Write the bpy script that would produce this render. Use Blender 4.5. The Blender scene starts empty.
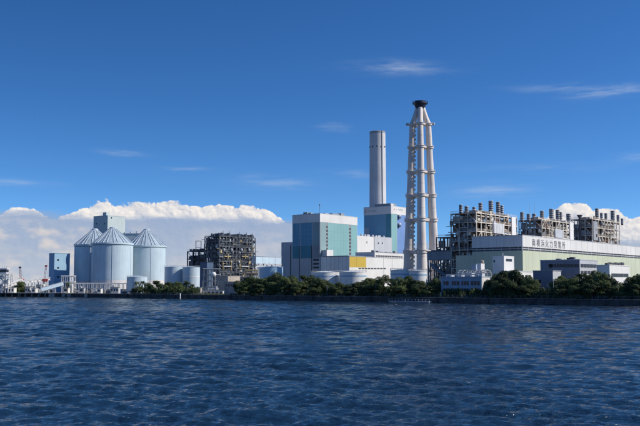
import bpy, bmesh, math, random
import numpy as np
from mathutils import Vector, Matrix, Quaternion

random.seed(7)
np.random.seed(7)
rad = math.radians
scene = bpy.context.scene
COL = scene.collection

# ------------------------------------------------------------------ camera
CAM_H = 8.0                      # eye height above the water (ferry deck)
FPX = 889.0                      # focal length in photo pixels (640 wide)
HORIZON = 286.0                  # photo row of the horizon
PITCH = math.atan((HORIZON - 213.0) / FPX)
cam_data = bpy.data.cameras.new('camera')
cam_data.sensor_width = 36.0
cam_data.lens = 36.0 * FPX / 640.0
cam_data.clip_start = 0.5
cam_data.clip_end = 60000.0
cam = bpy.data.objects.new('camera', cam_data)
COL.objects.link(cam)
cam.location = (0, 0, CAM_H)
cam.rotation_euler = (rad(90) + PITCH, 0, 0)
scene.camera = cam

# ------------------------------------------------------------------ sun, view
SUN_AZ = rad(97.5)                 # clockwise from +Y (view direction), i.e. from the right
SUN_EL = rad(36)
SUN_DIR = Vector((math.sin(SUN_AZ) * math.cos(SUN_EL), math.cos(SUN_AZ) * math.cos(SUN_EL), math.sin(SUN_EL)))
sun_data = bpy.data.lights.new('sun', 'SUN')
sun_data.energy = 4.6
sun_data.angle = rad(0.5)
sun_data.color = (1.0, 0.93, 0.83)
sun = bpy.data.objects.new('sun', sun_data)
sun.rotation_euler = (-SUN_DIR).to_track_quat('-Z', 'Y').to_euler()
sun.location = (300, 0, 300)
COL.objects.link(sun)
vs = scene.view_settings
vs.view_transform = 'Standard'
vs.look = 'None'
vs.exposure = 0.0
vs.gamma = 1.0
vs.use_curve_mapping = False

# ------------------------------------------------------------------ pixel helpers (photo pixel -> direction)
_s, _c = math.sin(PITCH), math.cos(PITCH)
def ray(px, py=HORIZON):
    a = (px - 320.0) / FPX
    b = (213.0 - py) / FPX
    return Vector((a, _c - b * _s, _s + b * _c))
def at(px, py, depth):
    d = ray(px, py)
    k = depth / d.y
    return Vector((d.x * k, depth, CAM_H + d.z * k))
def ang(px, py):                 # azimuth, elevation in degrees
    d = ray(px, py).normalized()
    return math.degrees(math.atan2(d.x, d.y)), math.degrees(math.asin(d.z))

# ------------------------------------------------------------------ world: Nishita sky + cloud layers
class S:
    """tiny expression wrapper over Math nodes"""
    nt = None
    def __init__(self, sock): self.k = sock
    @staticmethod
    def op(o, *args, clamp=False):
        n = S.nt.nodes.new('ShaderNodeMath'); n.operation = o; n.use_clamp = clamp
        for i, a in enumerate(args):
            if isinstance(a, S): S.nt.links.new(a.k, n.inputs[i])
            else: n.inputs[i].default_value = float(a)
        return S(n.outputs[0])
    def __add__(s, o): return S.op('ADD', s, o)
    __radd__ = __add__
    def __sub__(s, o): return S.op('SUBTRACT', s, o)
    def __rsub__(s, o): return S.op('SUBTRACT', o, s)
    def __mul__(s, o): return S.op('MULTIPLY', s, o)
    __rmul__ = __mul__
    def __truediv__(s, o): return S.op('DIVIDE', s, o)
def smax(a, b): return S.op('MAXIMUM', a, b)
def smin(a, b): return S.op('MINIMUM', a, b)
def clamp01(a): return S.op('ADD', a, 0.0, clamp=True)
def sstep(x, e0, e1):
    n = S.nt.nodes.new('ShaderNodeMapRange'); n.interpolation_type = 'SMOOTHSTEP'
    S.nt.links.new(x.k, n.inputs[0])
    for i, e in ((1, e0), (2, e1)):
        if isinstance(e, S): S.nt.links.new(e.k, n.inputs[i])
        else: n.inputs[i].default_value = e
    return S(n.outputs[0])
def vec(x, y, z=0.0):
    n = S.nt.nodes.new('ShaderNodeCombineXYZ')
    for i, a in enumerate((x, y, z)):
        if isinstance(a, S): S.nt.links.new(a.k, n.inputs[i])
        else: n.inputs[i].default_value = a
    return n.outputs[0]
def noise(v, scale, detail=6, rough=0.55, dist=0.0, dims='3D'):
    n = S.nt.nodes.new('ShaderNodeTexNoise'); n.noise_dimensions = dims
    S.nt.links.new(v, n.inputs['Vector'])
    n.inputs['Scale'].default_value = scale; n.inputs['Detail'].default_value = detail
    n.inputs['Roughness'].default_value = rough; n.inputs['Distortion'].default_value = dist
    return S(n.outputs[0])
def voro(v, scale, detail=3, rough=0.5, smooth=0.6):
    n = S.nt.nodes.new('ShaderNodeTexVoronoi'); n.feature = 'F1'; n.normalize = True; n.voronoi_dimensions = '2D'
    S.nt.links.new(v, n.inputs['Vector'])
    n.inputs['Scale'].default_value = scale; n.inputs['Detail'].default_value = detail
    n.inputs['Roughness'].default_value = rough
    return S(n.outputs['Distance'])
def mixc(fac, a, b):
    n = S.nt.nodes.new('ShaderNodeMix'); n.data_type = 'RGBA'
    ins = [i for i in n.inputs if i.enabled]
    f, A, B = n.inputs[0], n.inputs[6], n.inputs[7]
    if isinstance(fac, S): S.nt.links.new(fac.k, f)
    else: f.default_value = fac
    for sk, v in ((A, a), (B, b)):
        if isinstance(v, (tuple, list)): sk.default_value = (*v, 1.0)
        else: S.nt.links.new(v, sk)
    return n.outputs[2]
def lin(r, g, b, k=1.0):
    f = lambda c: ((c / 255 + 0.055) / 1.055) ** 2.4 if c / 255 > 0.04045 else c / 255 / 12.92
    return (f(r) * k, f(g) * k, f(b) * k)

SKY_K = 0.10
world = bpy.data.worlds.new('World')
scene.world = world
world.use_nodes = True
wt = world.node_tree
wt.nodes.clear()
S.nt = wt
w_out = wt.nodes.new('ShaderNodeOutputWorld')
w_bg = wt.nodes.new('ShaderNodeBackground')
w_bg.inputs['Strength'].default_value = SKY_K
wt.links.new(w_bg.outputs[0], w_out.inputs[0])
tc = wt.nodes.new('ShaderNodeTexCoord')
sep = wt.nodes.new('ShaderNodeSeparateXYZ')
wt.links.new(tc.outputs['Generated'], sep.inputs[0])
dx, dy, dz = S(sep.outputs[0]), S(sep.outputs[1]), S(sep.outputs[2])
az = S.op('ARCTAN2', dx, dy) * 57.29578
el = S.op('ARCSINE', smin(smax(dz, -1.0), 1.0)) * 57.29578
sky = wt.nodes.new('ShaderNodeTexSky')
sky.sky_type = 'NISHITA'
sky.sun_disc = False
sky.sun_elevation = SUN_EL
sky.sun_rotation = SUN_AZ
sky.altitude = 0.0
sky.air_density = 1.0
sky.dust_density = 0.15
sky.ozone_density = 3.0
# dry clear air: look the sky up a little higher than the true elevation
wt.links.new(vec(dx, dy, dz * 1.75 + 0.075), sky.inputs[0])
hsv = wt.nodes.new('ShaderNodeHueSaturation')
hsv.inputs['Saturation'].default_value = 1.23
hsv.inputs['Value'].default_value = 1.55 * 0.70
wt.links.new(sky.outputs[0], hsv.inputs['Color'])
gam = wt.nodes.new('ShaderNodeGamma'); gam.inputs[1].default_value = 1.25
wt.links.new(hsv.outputs[0], gam.inputs[0])
base_sky = gam.outputs[0]

# -- bank of cumulus tops along the horizon
def bump(u, c, w, h, soft):      # plateau of half width w
    d = S.op('ABSOLUTE', u - c)
    return (1.0 - sstep(d, w - soft, w + soft)) * h
n2 = lambda v, sc, det=6, ro=0.55: noise(v, sc, det, ro, 0.0, '2D')
warp = n2(vec(az, el), 0.9, 3)
warp2 = n2(vec(az + 37.0, el + 11.0), 0.9, 3)
U = az + (warp - 0.5) * 0.8
Vv = el * 1.1 + (warp2 - 0.5) * 0.6
def billow(ox, oy):
    q = vec(U + ox, Vv + oy)
    return (1.0 - voro(q, 0.55, 2.8, 0.55)) * 1.0 + n2(q, 1.6, 4, 0.62) * 0.4
b0 = billow(0, 0)
b1 = billow(0.13, 0.12)
lowfreq = n2(vec(az * 0.05, 4.2), 1.0, 2)
e = lambda py, px=320: ang(px, py)[1]
zx = lambda px: ang(px, 220)[0]
def dome(px, w, top, base=217.0):
    d = (az - zx(px)) / (w / 15.4)
    return e(top) - d * d * (e(top) - e(base))
T = dome(125, 58, 201.5)
for px, w, top in ((205, 66, 204), (247, 34, 206.5), (97, 26, 207), (20, 21, 206.5), (165, 40, 202.5), (577, 30, 204), (603, 27, 207.5), (560, 16, 208), (648, 30, 220)):
    T = smax(T, dome(px, w, top, 217.0 if px < 300 else 226.0))
T = smax(T, e(221) - sstep(az, zx(290), zx(350)) * (e(219) - e(246)))
outside = sstep(S.op('ABSOLUTE', az), 22.0, 30.0)
T = smax(T, outside * (lowfreq * 7.0 - 0.6))
hump = n2(vec(az + 3.0, 1.0), 0.42, 2)
dA = T - el + (b0 - 0.85) * 1.15 + (hump - 0.5) * 0.35 - 0.12
aA = sstep(dA, 0.0, 0.10)
relief = (b0 - b1) * 2.8
deep = sstep(dA, 0.0, 1.3)
litA = clamp01(relief + 0.74 - deep * 0.15)
cA = mixc(litA, lin(165, 178, 203, 1 / SKY_K), lin(248, 242, 236, 1.0 / SKY_K))
# -- flat veil of grey-blue cloud in front of the lower part of the bank
nB = n2(vec(az * 0.25, el * 1.6), 1.0, 4)
topB = e(214) - sstep(az, zx(60), zx(130)) * 0.1 - sstep(az, zx(290), zx(400)) * (e(214) - e(238)) + outside * (lowfreq - 0.5) * 2.0
aB = sstep(topB - el + (nB - 0.5) * 0.9, 0.0, 0.5) * 0.9
nC = n2(vec(az * 0.45 + 5.0, el * 0.8), 0.8, 5)
nD = n2(vec(az * 0.45 + 5.16, el * 0.8 + 0.2), 0.8, 5)
leftw = 1.0 - sstep(az, zx(60), zx(130)) * 0.6
patch = clamp01((sstep(nC, 0.38, 0.72) * 0.75 + (nC - nD) * 1.2) * leftw) * sstep(topB - el, 0.3, 1.2)
cB0 = mixc(sstep(el, 0.0, 4.5), lin(178, 190, 208, 1 / SKY_K), lin(148, 170, 203, 1 / SKY_K))
cB = mixc(patch, cB0, lin(218, 211, 208, 1 / SKY_K))
# -- cirrus wisps
wob = n2(vec(az * 0.35, el * 0.8), 1.0, 3) - 0.5
st = n2(vec(az * 0.30 + el * 0.55, el * 2.6 - az * 0.10), 1.0, 6, 0.62)
cw = S.op('ADD', 0.0, 0.0)
for px, py, hw, hh, k, tilt in ((398, 67.5, 40, 6, 0.62, .05), (560, 88, 40, 4, 0.42, .05), (612, 91, 34, 4.5, 0.60, -.05), (335, 127, 16, 4, 0.35, .02),
                         (124, 153, 22, 3, 0.42, .06), (186, 169, 22, 2.6, 0.42, .0), (275, 182, 36, 6, 0.46, .04), (492, 190.5, 36, 6, 0.60, .0),
                         (14, 183, 34, 4, 0.42, .0), (352, 173, 26, 4, 0.3, .05), (632, 157, 18, 4, 0.42, -.08), (540, 168, 60, 4, 0.22, .02)):
    a0, e0 = ang(px, py)
    gu = (az - a0) / (hw / 15.5)
    gv = (el - e0 + (az - a0) * tilt + wob * 0.5) / (hh / 15.5)
    cw = cw + S.op('EXPONENT', (gu * gu + gv * gv) * -1.1) * k
cw_rand = sstep(n2(vec(az * 0.06, el * 0.35), 1.0, 5, 0.6), 0.60, 0.85) * outside * sstep(el, 6.0, 12.0) * 0.5
aC = clamp01(cw * (sstep(st, 0.30, 0.74) * 0.62 + 0.07) + cw_rand * st)
cC = lin(190, 205, 226, 1 / SKY_K)
c1 = mixc(aC, base_sky, cC)
c2 = mixc(aA, c1, cA)
c3 = mixc(aB * sstep(el, -3.0, -0.5), c2, cB)
wt.links.new(c3, w_bg.inputs['Color'])
world.cycles.sampling_method = 'NONE'
scene.cycles.max_bounces = 5
scene.cycles.diffuse_bounces = 2
scene.cycles.glossy_bounces = 3
scene.cycles.transmission_bounces = 2

# ------------------------------------------------------------------ materials
MATS = {}
def mat(name, rgb, rough=0.6, var=0.10, scale=0.15, streak=0.0, spec=0.4, metal=0.0, bump=0.0, bscale=2.0, tint=None, rib=0.0):
    """painted / weathered surface: base colour with soft blotches and vertical rain streaks"""
    if name in MATS: return MATS[name]
    m = bpy.data.materials.new(name); m.use_nodes = True
    S.nt = m.node_tree
    nt = m.node_tree
    b = nt.nodes['Principled BSDF']
    b.inputs['Roughness'].default_value = rough
    b.inputs['Metallic'].default_value = metal
    b.inputs['Specular IOR Level'].default_value = spec
    t = nt.nodes.new('ShaderNodeTexCoord')
    geo = nt.nodes.new('ShaderNodeNewGeometry')
    pos = geo.outputs['Position']
    n1 = noise(pos, scale, 6, 0.6)
    dark = tuple(c * (1 - var * 1.6) for c in rgb)
    light = tuple(min(1, c * (1 + var)) for c in rgb)
    col = mixc(sstep(n1, 0.3, 0.7), dark, light)
    if streak > 0:
        mp = nt.nodes.new('ShaderNodeMapping'); mp.inputs['Scale'].default_value = (1.0, 1.0, 0.05)
        nt.links.new(pos, mp.inputs[0])
        n2 = noise(mp.outputs[0], 0.7, 5, 0.65)
        d = tint or tuple(c * 0.55 for c in rgb)
        col = mixc(sstep(n2, 0.46, 0.74) * min(1.0, streak * 1.35), col, d)
    nt.links.new(col, b.inputs['Base Color'])
    if bump > 0:
        bn = nt.nodes.new('ShaderNodeBump'); bn.inputs['Strength'].default_value = bump; bn.inputs['Distance'].default_value = 0.1
        h = noise(pos, bscale, 4, 0.6)
        nt.links.new(h.k, bn.inputs['Height']); nt.links.new(bn.outputs[0], b.inputs['Normal'])
    MATS[name] = m
    return m

M_WHITE = mat('white_cladding', (0.72, 0.71, 0.68), 0.55, 0.05, 0.06, 0.25)
M_GREYW = mat('grey_white_cladding', (0.50, 0.52, 0.54), 0.55, 0.06, 0.06, 0.25)
M_GREY = mat('grey_cladding', (0.30, 0.32, 0.34), 0.6, 0.08, 0.08, 0.25)
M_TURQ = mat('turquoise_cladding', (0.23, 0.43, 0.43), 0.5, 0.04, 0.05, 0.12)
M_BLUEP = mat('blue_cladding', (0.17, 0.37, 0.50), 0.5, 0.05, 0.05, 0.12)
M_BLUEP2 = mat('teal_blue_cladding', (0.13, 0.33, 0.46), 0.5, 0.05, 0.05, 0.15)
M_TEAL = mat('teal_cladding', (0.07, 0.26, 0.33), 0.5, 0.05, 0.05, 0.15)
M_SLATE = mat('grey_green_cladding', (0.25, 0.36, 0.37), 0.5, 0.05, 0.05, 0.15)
M_LBLUE = mat('light_blue_cladding', (0.17, 0.29, 0.56), 0.5, 0.05, 0.05, 0.1)
M_YEL = mat('ochre_cladding', (0.60, 0.42, 0.06), 0.5, 0.05, 0.05, 0.2)
M_PGREEN = mat('pale_green_cladding', (0.56, 0.60, 0.44), 0.55, 0.04, 0.05, 0.2)
M_LOUV = mat('dark_louvre', (0.07, 0.075, 0.085), 0.6, 0.15, 0.5)
M_GLASS = mat('window_glass', (0.02, 0.03, 0.045), 0.2, 0.2, 0.5, spec=0.4)
M_ROOF = mat('roof_membrane', (0.24, 0.25, 0.26), 0.8, 0.15, 0.2)
M_SILO = mat('silo_paint', (0.53, 0.65, 0.71), 0.45, 0.05, 0.08, 0.22)
M_SILOB = mat('silo_base_paint', (0.70, 0.68, 0.68), 0.5, 0.06, 0.1, 0.3)
M_SILOR = mat('silo_roof_sheet', (0.38, 0.47, 0.53), 0.5, 0.10, 0.2, 0.2)
M_SILORIB = mat('silo_roof_rib', (0.50, 0.58, 0.64), 0.5, 0.06, 0.2, 0.1)
M_HEAD = mat('pale_grey_green_cladding', (0.50, 0.58, 0.57), 0.55, 0.05, 0.08, 0.2)
M_TOWER = mat('tower_blue_sheet', (0.30, 0.47, 0.62), 0.5, 0.05, 0.1, 0.15)
M_TANK = mat('tank_white', (0.70, 0.72, 0.72), 0.45, 0.05, 0.1, 0.3, tint=(0.45, 0.42, 0.38))
M_TANKB = mat('tank_blue_band', (0.30, 0.45, 0.60), 0.45, 0.06, 0.1, 0.2)
M_TANKP = mat('tank_pale_blue', (0.52, 0.63, 0.70), 0.45, 0.05, 0.1, 0.3)
M_CHIM = mat('chimney_grey', (0.62, 0.62, 0.62), 0.6, 0.06, 0.04, 0.35)
M_FLUE = mat('flue_cream', (0.70, 0.65, 0.60), 0.55, 0.06, 0.06, 0.45, tint=(0.38, 0.30, 0.24))
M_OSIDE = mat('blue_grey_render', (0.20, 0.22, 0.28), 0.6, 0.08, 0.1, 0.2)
M_TURQJ = mat('turquoise_joint', (0.19, 0.37, 0.375), 0.5, 0.04, 0.05)
M_BLUEJ = mat('blue_joint', (0.10, 0.25, 0.35), 0.5, 0.04, 0.05)
M_DLIT = mat('boiler_steel_lit_tone', (0.12, 0.14, 0.17), 0.55, 0.2, 0.3, 0.2)  # lit tone of the dark boiler steel, sunlight put into the colour
M_NAVY = mat('navy_steel', (0.02, 0.03, 0.06), 0.5, 0.2, 0.3)
M_CREAM = mat('cream_steel', (0.63, 0.57, 0.48), 0.6, 0.15, 0.3, 0.45, tint=(0.22, 0.14, 0.09))
M_BRSTEEL = mat('brown_grey_steel', (0.28, 0.24, 0.20), 0.6, 0.2, 0.3, 0.3)
M_RUST = mat('rusty_brown', (0.20, 0.10, 0.06), 0.7, 0.25, 0.4, 0.4)
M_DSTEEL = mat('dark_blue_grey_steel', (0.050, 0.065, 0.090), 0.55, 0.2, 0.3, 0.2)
M_MSTEEL = mat('mid_grey_steel', (0.20, 0.22, 0.25), 0.55, 0.15, 0.3, 0.2)
M_LSTEEL = mat('light_grey_steel', (0.48, 0.50, 0.53), 0.5, 0.1, 0.3, 0.2)
M_GRATE = mat('dark_grating', (0.06, 0.06, 0.065), 0.8, 0.2, 0.5)
M_YPIPE = mat('yellow_pipe', (0.46, 0.37, 0.20), 0.5, 0.15, 0.4, 0.2)
M_STACK = mat('stack_dark_grey', (0.12, 0.12, 0.13), 0.6, 0.2, 0.5, 0.3)
M_STACKB = mat('stack_band_grey', (0.60, 0.60, 0.60), 0.6, 0.1, 0.5)
M_CONC = mat('concrete', (0.34, 0.33, 0.31), 0.85, 0.15, 0.25, 0.4, bump=0.3)
M_WALL = mat('seawall_concrete', (0.075, 0.072, 0.07), 0.8, 0.25, 0.3, 0.5, tint=(0.025, 0.028, 0.022), bump=0.4)
M_CAP = mat('seawall_cap', (0.20, 0.19, 0.175), 0.85, 0.25, 0.3, 0.4)
M_BEIGE = mat('beige_concrete', (0.44, 0.39, 0.33), 0.8, 0.1, 0.2, 0.35)
M_OFFICE = mat('office_pale_blue', (0.33, 0.41, 0.50), 0.55, 0.05, 0.1, 0.15)
M_RED = mat('red_paint', (0.50, 0.09, 0.08), 0.45, 0.1, 0.5)
M_SIGN = mat('sign_grey', (0.15, 0.15, 0.17), 0.5, 0.1, 0.5)
M_LOGO = mat('logo_pale_grey', (0.40, 0.42, 0.46), 0.5, 0.05, 0.5)
M_BARK = mat('bark', (0.09, 0.065, 0.045), 0.9, 0.25, 1.0, bump=0.4)
M_LAND = mat('land', (0.13, 0.13, 0.10), 0.9, 0.3, 0.02)
M_DBLUE = mat('dark_blue_sheet', (0.07, 0.12, 0.20), 0.5, 0.08, 0.1, 0.2)
M_SKYL = mat('skylight_sheet', (0.55, 0.68, 0.76), 0.4, 0.05, 0.1, 0.1)

def leaf_mat(name, c0, c1):
    m = bpy.data.materials.new(name); m.use_nodes = True
    S.nt = m.node_tree; nt = m.node_tree
    b = nt.nodes['Principled BSDF']
    geo = nt.nodes.new('ShaderNodeNewGeometry')
    oi = nt.nodes.new('ShaderNodeObjectInfo')
    n1 = noise(geo.outputs['Position'], 0.35, 4, 0.6)
    f = clamp01(n1 * 0.6 + S(oi.outputs['Random']) * 0.85 + S(geo.outputs['Random Per Island']) * 0.3 - 0.42)
    nt.links.new(mixc(f, c0, c1), b.inputs['Base Color'])
    b.inputs['Roughness'].default_value = 0.65
    b.inputs['Specular IOR Level'].default_value = 0.25
    MATS[name] = m
    return m
M_LEAF = leaf_mat('broad_leaf', (0.030, 0.050, 0.020), (0.110, 0.145, 0.050))
M_PINE = leaf_mat('pine_needle', (0.027, 0.047, 0.020), (0.085, 0.115, 0.044))
M_WEED = leaf_mat('weed_leaf', (0.030, 0.040, 0.015), (0.11, 0.115, 0.045))

# ------------------------------------------------------------------ mesh helpers
def link(o):
    COL.objects.link(o); return o
def meshobj(name, verts, faces, m, parent=None, smooth=False):
    me = bpy.data.meshes.new(name)
    me.from_pydata(verts, [], faces); me.update()
    me.materials.append(m)
    if smooth:
        me.polygons.foreach_set('use_smooth', [True] * len(me.polygons))
    o = bpy.data.objects.new(name, me); link(o)
    if parent is not None: o.parent = parent
    return o
def tag(o, label, cat, group=None):
    o['label'] = label; o['category'] = cat
    if group: o['group'] = group
    return o
def thing(name, label, cat, loc=(0, 0, 0), rotz=0.0, group=None):
    o = bpy.data.objects.new(name, None); link(o)
    o.empty_display_size = 1.0
    o.location = loc; o.rotation_euler = (0, 0, rotz)
    return tag(o, label, cat, group)
BOXV = [(-.5, -.5, -.5), (.5, -.5, -.5), (.5, .5, -.5), (-.5, .5, -.5), (-.5, -.5, .5), (.5, -.5, .5), (.5, .5, .5), (-.5, .5, .5)]
BOXF = [(0, 3, 2, 1), (4, 5, 6, 7), (0, 1, 5, 4), (1, 2, 6, 5), (2, 3, 7, 6), (3, 0, 4, 7)]
_unit = {}
def unit_mesh(kind, m):
    k = (kind, m.name)
    if k in _unit: return _unit[k]
    me = bpy.data.meshes.new(kind + '_' + m.name)
    if kind == 'box':
        me.from_pydata(BOXV, [], BOXF)
    else:
        n = {'rod': 8, 'drum': 32}[kind]
        vs_ = [(0.5 * math.cos(2 * math.pi * i / n), 0.5 * math.sin(2 * math.pi * i / n), z) for z in (-.5, .5) for i in range(n)]
        fs = [(i, (i + 1) % n, n + (i + 1) % n, n + i) for i in range(n)] + [tuple(range(n - 1, -1, -1)), tuple(range(n, 2 * n))]
        me.from_pydata(vs_, [], fs)
        me.polygons.foreach_set('use_smooth', [True] * n + [False] * 2)
    me.materials.append(m); me.update()
    _unit[k] = me
    return me
def box(name, parent, x0, x1, y0, y1, z0, z1, m):
    o = bpy.data.objects.new(name, unit_mesh('box', m)); link(o)
    o.location = ((x0 + x1) / 2, (y0 + y1) / 2, (z0 + z1) / 2)
    o.scale = (max(abs(x1 - x0), .001), max(abs(y1 - y0), .001), max(abs(z1 - z0), .001))
    if parent is not None: o.parent = parent
    return o
def bar(name, parent, p0, p1, w, m, h=None, kind='box'):
    p0, p1 = Vector(p0), Vector(p1); d = p1 - p0
    o = bpy.data.objects.new(name, unit_mesh(kind, m)); link(o)
    o.location = (p0 + p1) / 2
    o.rotation_mode = 'QUATERNION'
    o.rotation_quaternion = d.to_track_quat('Z', 'Y')
    o.scale = (w, h or w, d.length)
    if parent is not None: o.parent = parent
    return o
def pipe(name, parent, p0, p1, dia, m): return bar(name, parent, p0, p1, dia, m, kind='rod' if dia < 1.5 else 'drum')
def lathe(name, parent, prof, m, n=40, loc=(0, 0, 0), smooth=True, split=None):
    """prof: list of (r, z) from bottom to top; caps closed where r > 0"""
    vs_, fs = [], []
    for r, z in prof:
        for i in range(n):
            a = 2 * math.pi * i / n
            vs_.append((r * math.cos(a), r * math.sin(a), z))
    for k in range(len(prof) - 1):
        for i in range(n):
            fs.append((k * n + i, k * n + (i + 1) % n, (k + 1) * n + (i + 1) % n, (k + 1) * n + i))
    fs.append(tuple(range(n - 1, -1, -1)))
    fs.append(tuple(range((len(prof) - 1) * n, len(prof) * n)))
    o = meshobj(name, vs_, fs, m, parent)
    if smooth:
        sm = [True] * (len(fs) - 2) + [False] * 2
        o.data.polygons.foreach_set('use_smooth', sm)
        try: o.data.set_sharp_from_angle(angle=rad(35))
        except Exception: pass
    o.location = loc
    return o

GZ = 2.2                        # level of the reclaimed land
ROT = rad(51.5)                 # works grid: local +x runs back-right, +y back-left
class Frame:
    """local frame of a building whose near corner is seen at photo pixel (px, py), `depth` metres out"""
    def __init__(s, px, py, depth, rot=ROT, z0=GZ):
        p = at(px, py, depth)
        s.c = Vector((p.x, p.y)); s.rot = rot; s.z0 = z0
        s.a = Vector((math.cos(rot), math.sin(rot))); s.b = Vector((-math.sin(rot), math.cos(rot)))
        s.loc = (p.x, p.y, z0)
        s.h = p.z - z0
    def _on(s, px, py, c, d):
        r = ray(px, py)
        det = d.x * (-r.y) + r.x * d.y
        t = (-c.x * (-r.y) - r.x * c.y) / det
        pt = c + d * t
        k = pt.y / r.y
        return t, CAM_H + r.z * k - s.z0
    def A(s, px, py=270, off=0.0): return s._on(px, py, s.c + s.b * off, s.a)
    def B(s, px, py=270, off=0.0): return s._on(px, py, s.c + s.a * off, s.b)
def panA(name, parent, f, px0, px1, py0, py1, m, proud=0.12, off=0.0, zref=None):
    """panel on the sunlit (local y=off) face between photo columns / rows"""
    mid = (px0 + px1) / 2
    t0, t1 = f.A(px0, (py0 + py1) / 2, off)[0], f.A(px1, (py0 + py1) / 2, off)[0]
    z1, z0 = f.A(mid, py0, off)[1], f.A(mid, py1, off)[1]
    return box(name, parent, t0, t1, off - proud, off + 0.3, max(z0, 0), z1, m)
def panB(name, parent, f, px0, px1, py0, py1, m, proud=0.12, off=0.0):
    mid = (px0 + px1) / 2
    t0, t1 = f.B(px0, (py0 + py1) / 2, off)[0], f.B(px1, (py0 + py1) / 2, off)[0]
    z1, z0 = f.B(mid, py0, off)[1], f.B(mid, py1, off)[1]
    return box(name, parent, off - proud, off + 0.3, t0, t1, max(z0, 0), z1, m)
def letters(parent, body, size, m, place, depth=0.08, pitch=None, name='letter'):
    """each character its own flat raised mesh; place(i) -> Matrix in the parent's frame"""
    for i, ch in enumerate(body):
        cu = bpy.data.curves.new('letter', 'FONT')
        cu.body = ch; cu.size = size; cu.extrude = depth; cu.align_x = 'CENTER'
        cu.resolution_u = 3; cu.offset = size * .003
        to = bpy.data.objects.new('letter_tmp', cu); link(to)
        dg = bpy.context.evaluated_depsgraph_get()
        me = bpy.data.meshes.new_from_object(to.evaluated_get(dg))
        bpy.data.objects.remove(to); bpy.data.curves.remove(cu)
        me.materials.clear(); me.materials.append(m); me.name = name
        o = bpy.data.objects.new(name, me); link(o)
        o.parent = parent
        o.matrix_local = place(i)

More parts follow.
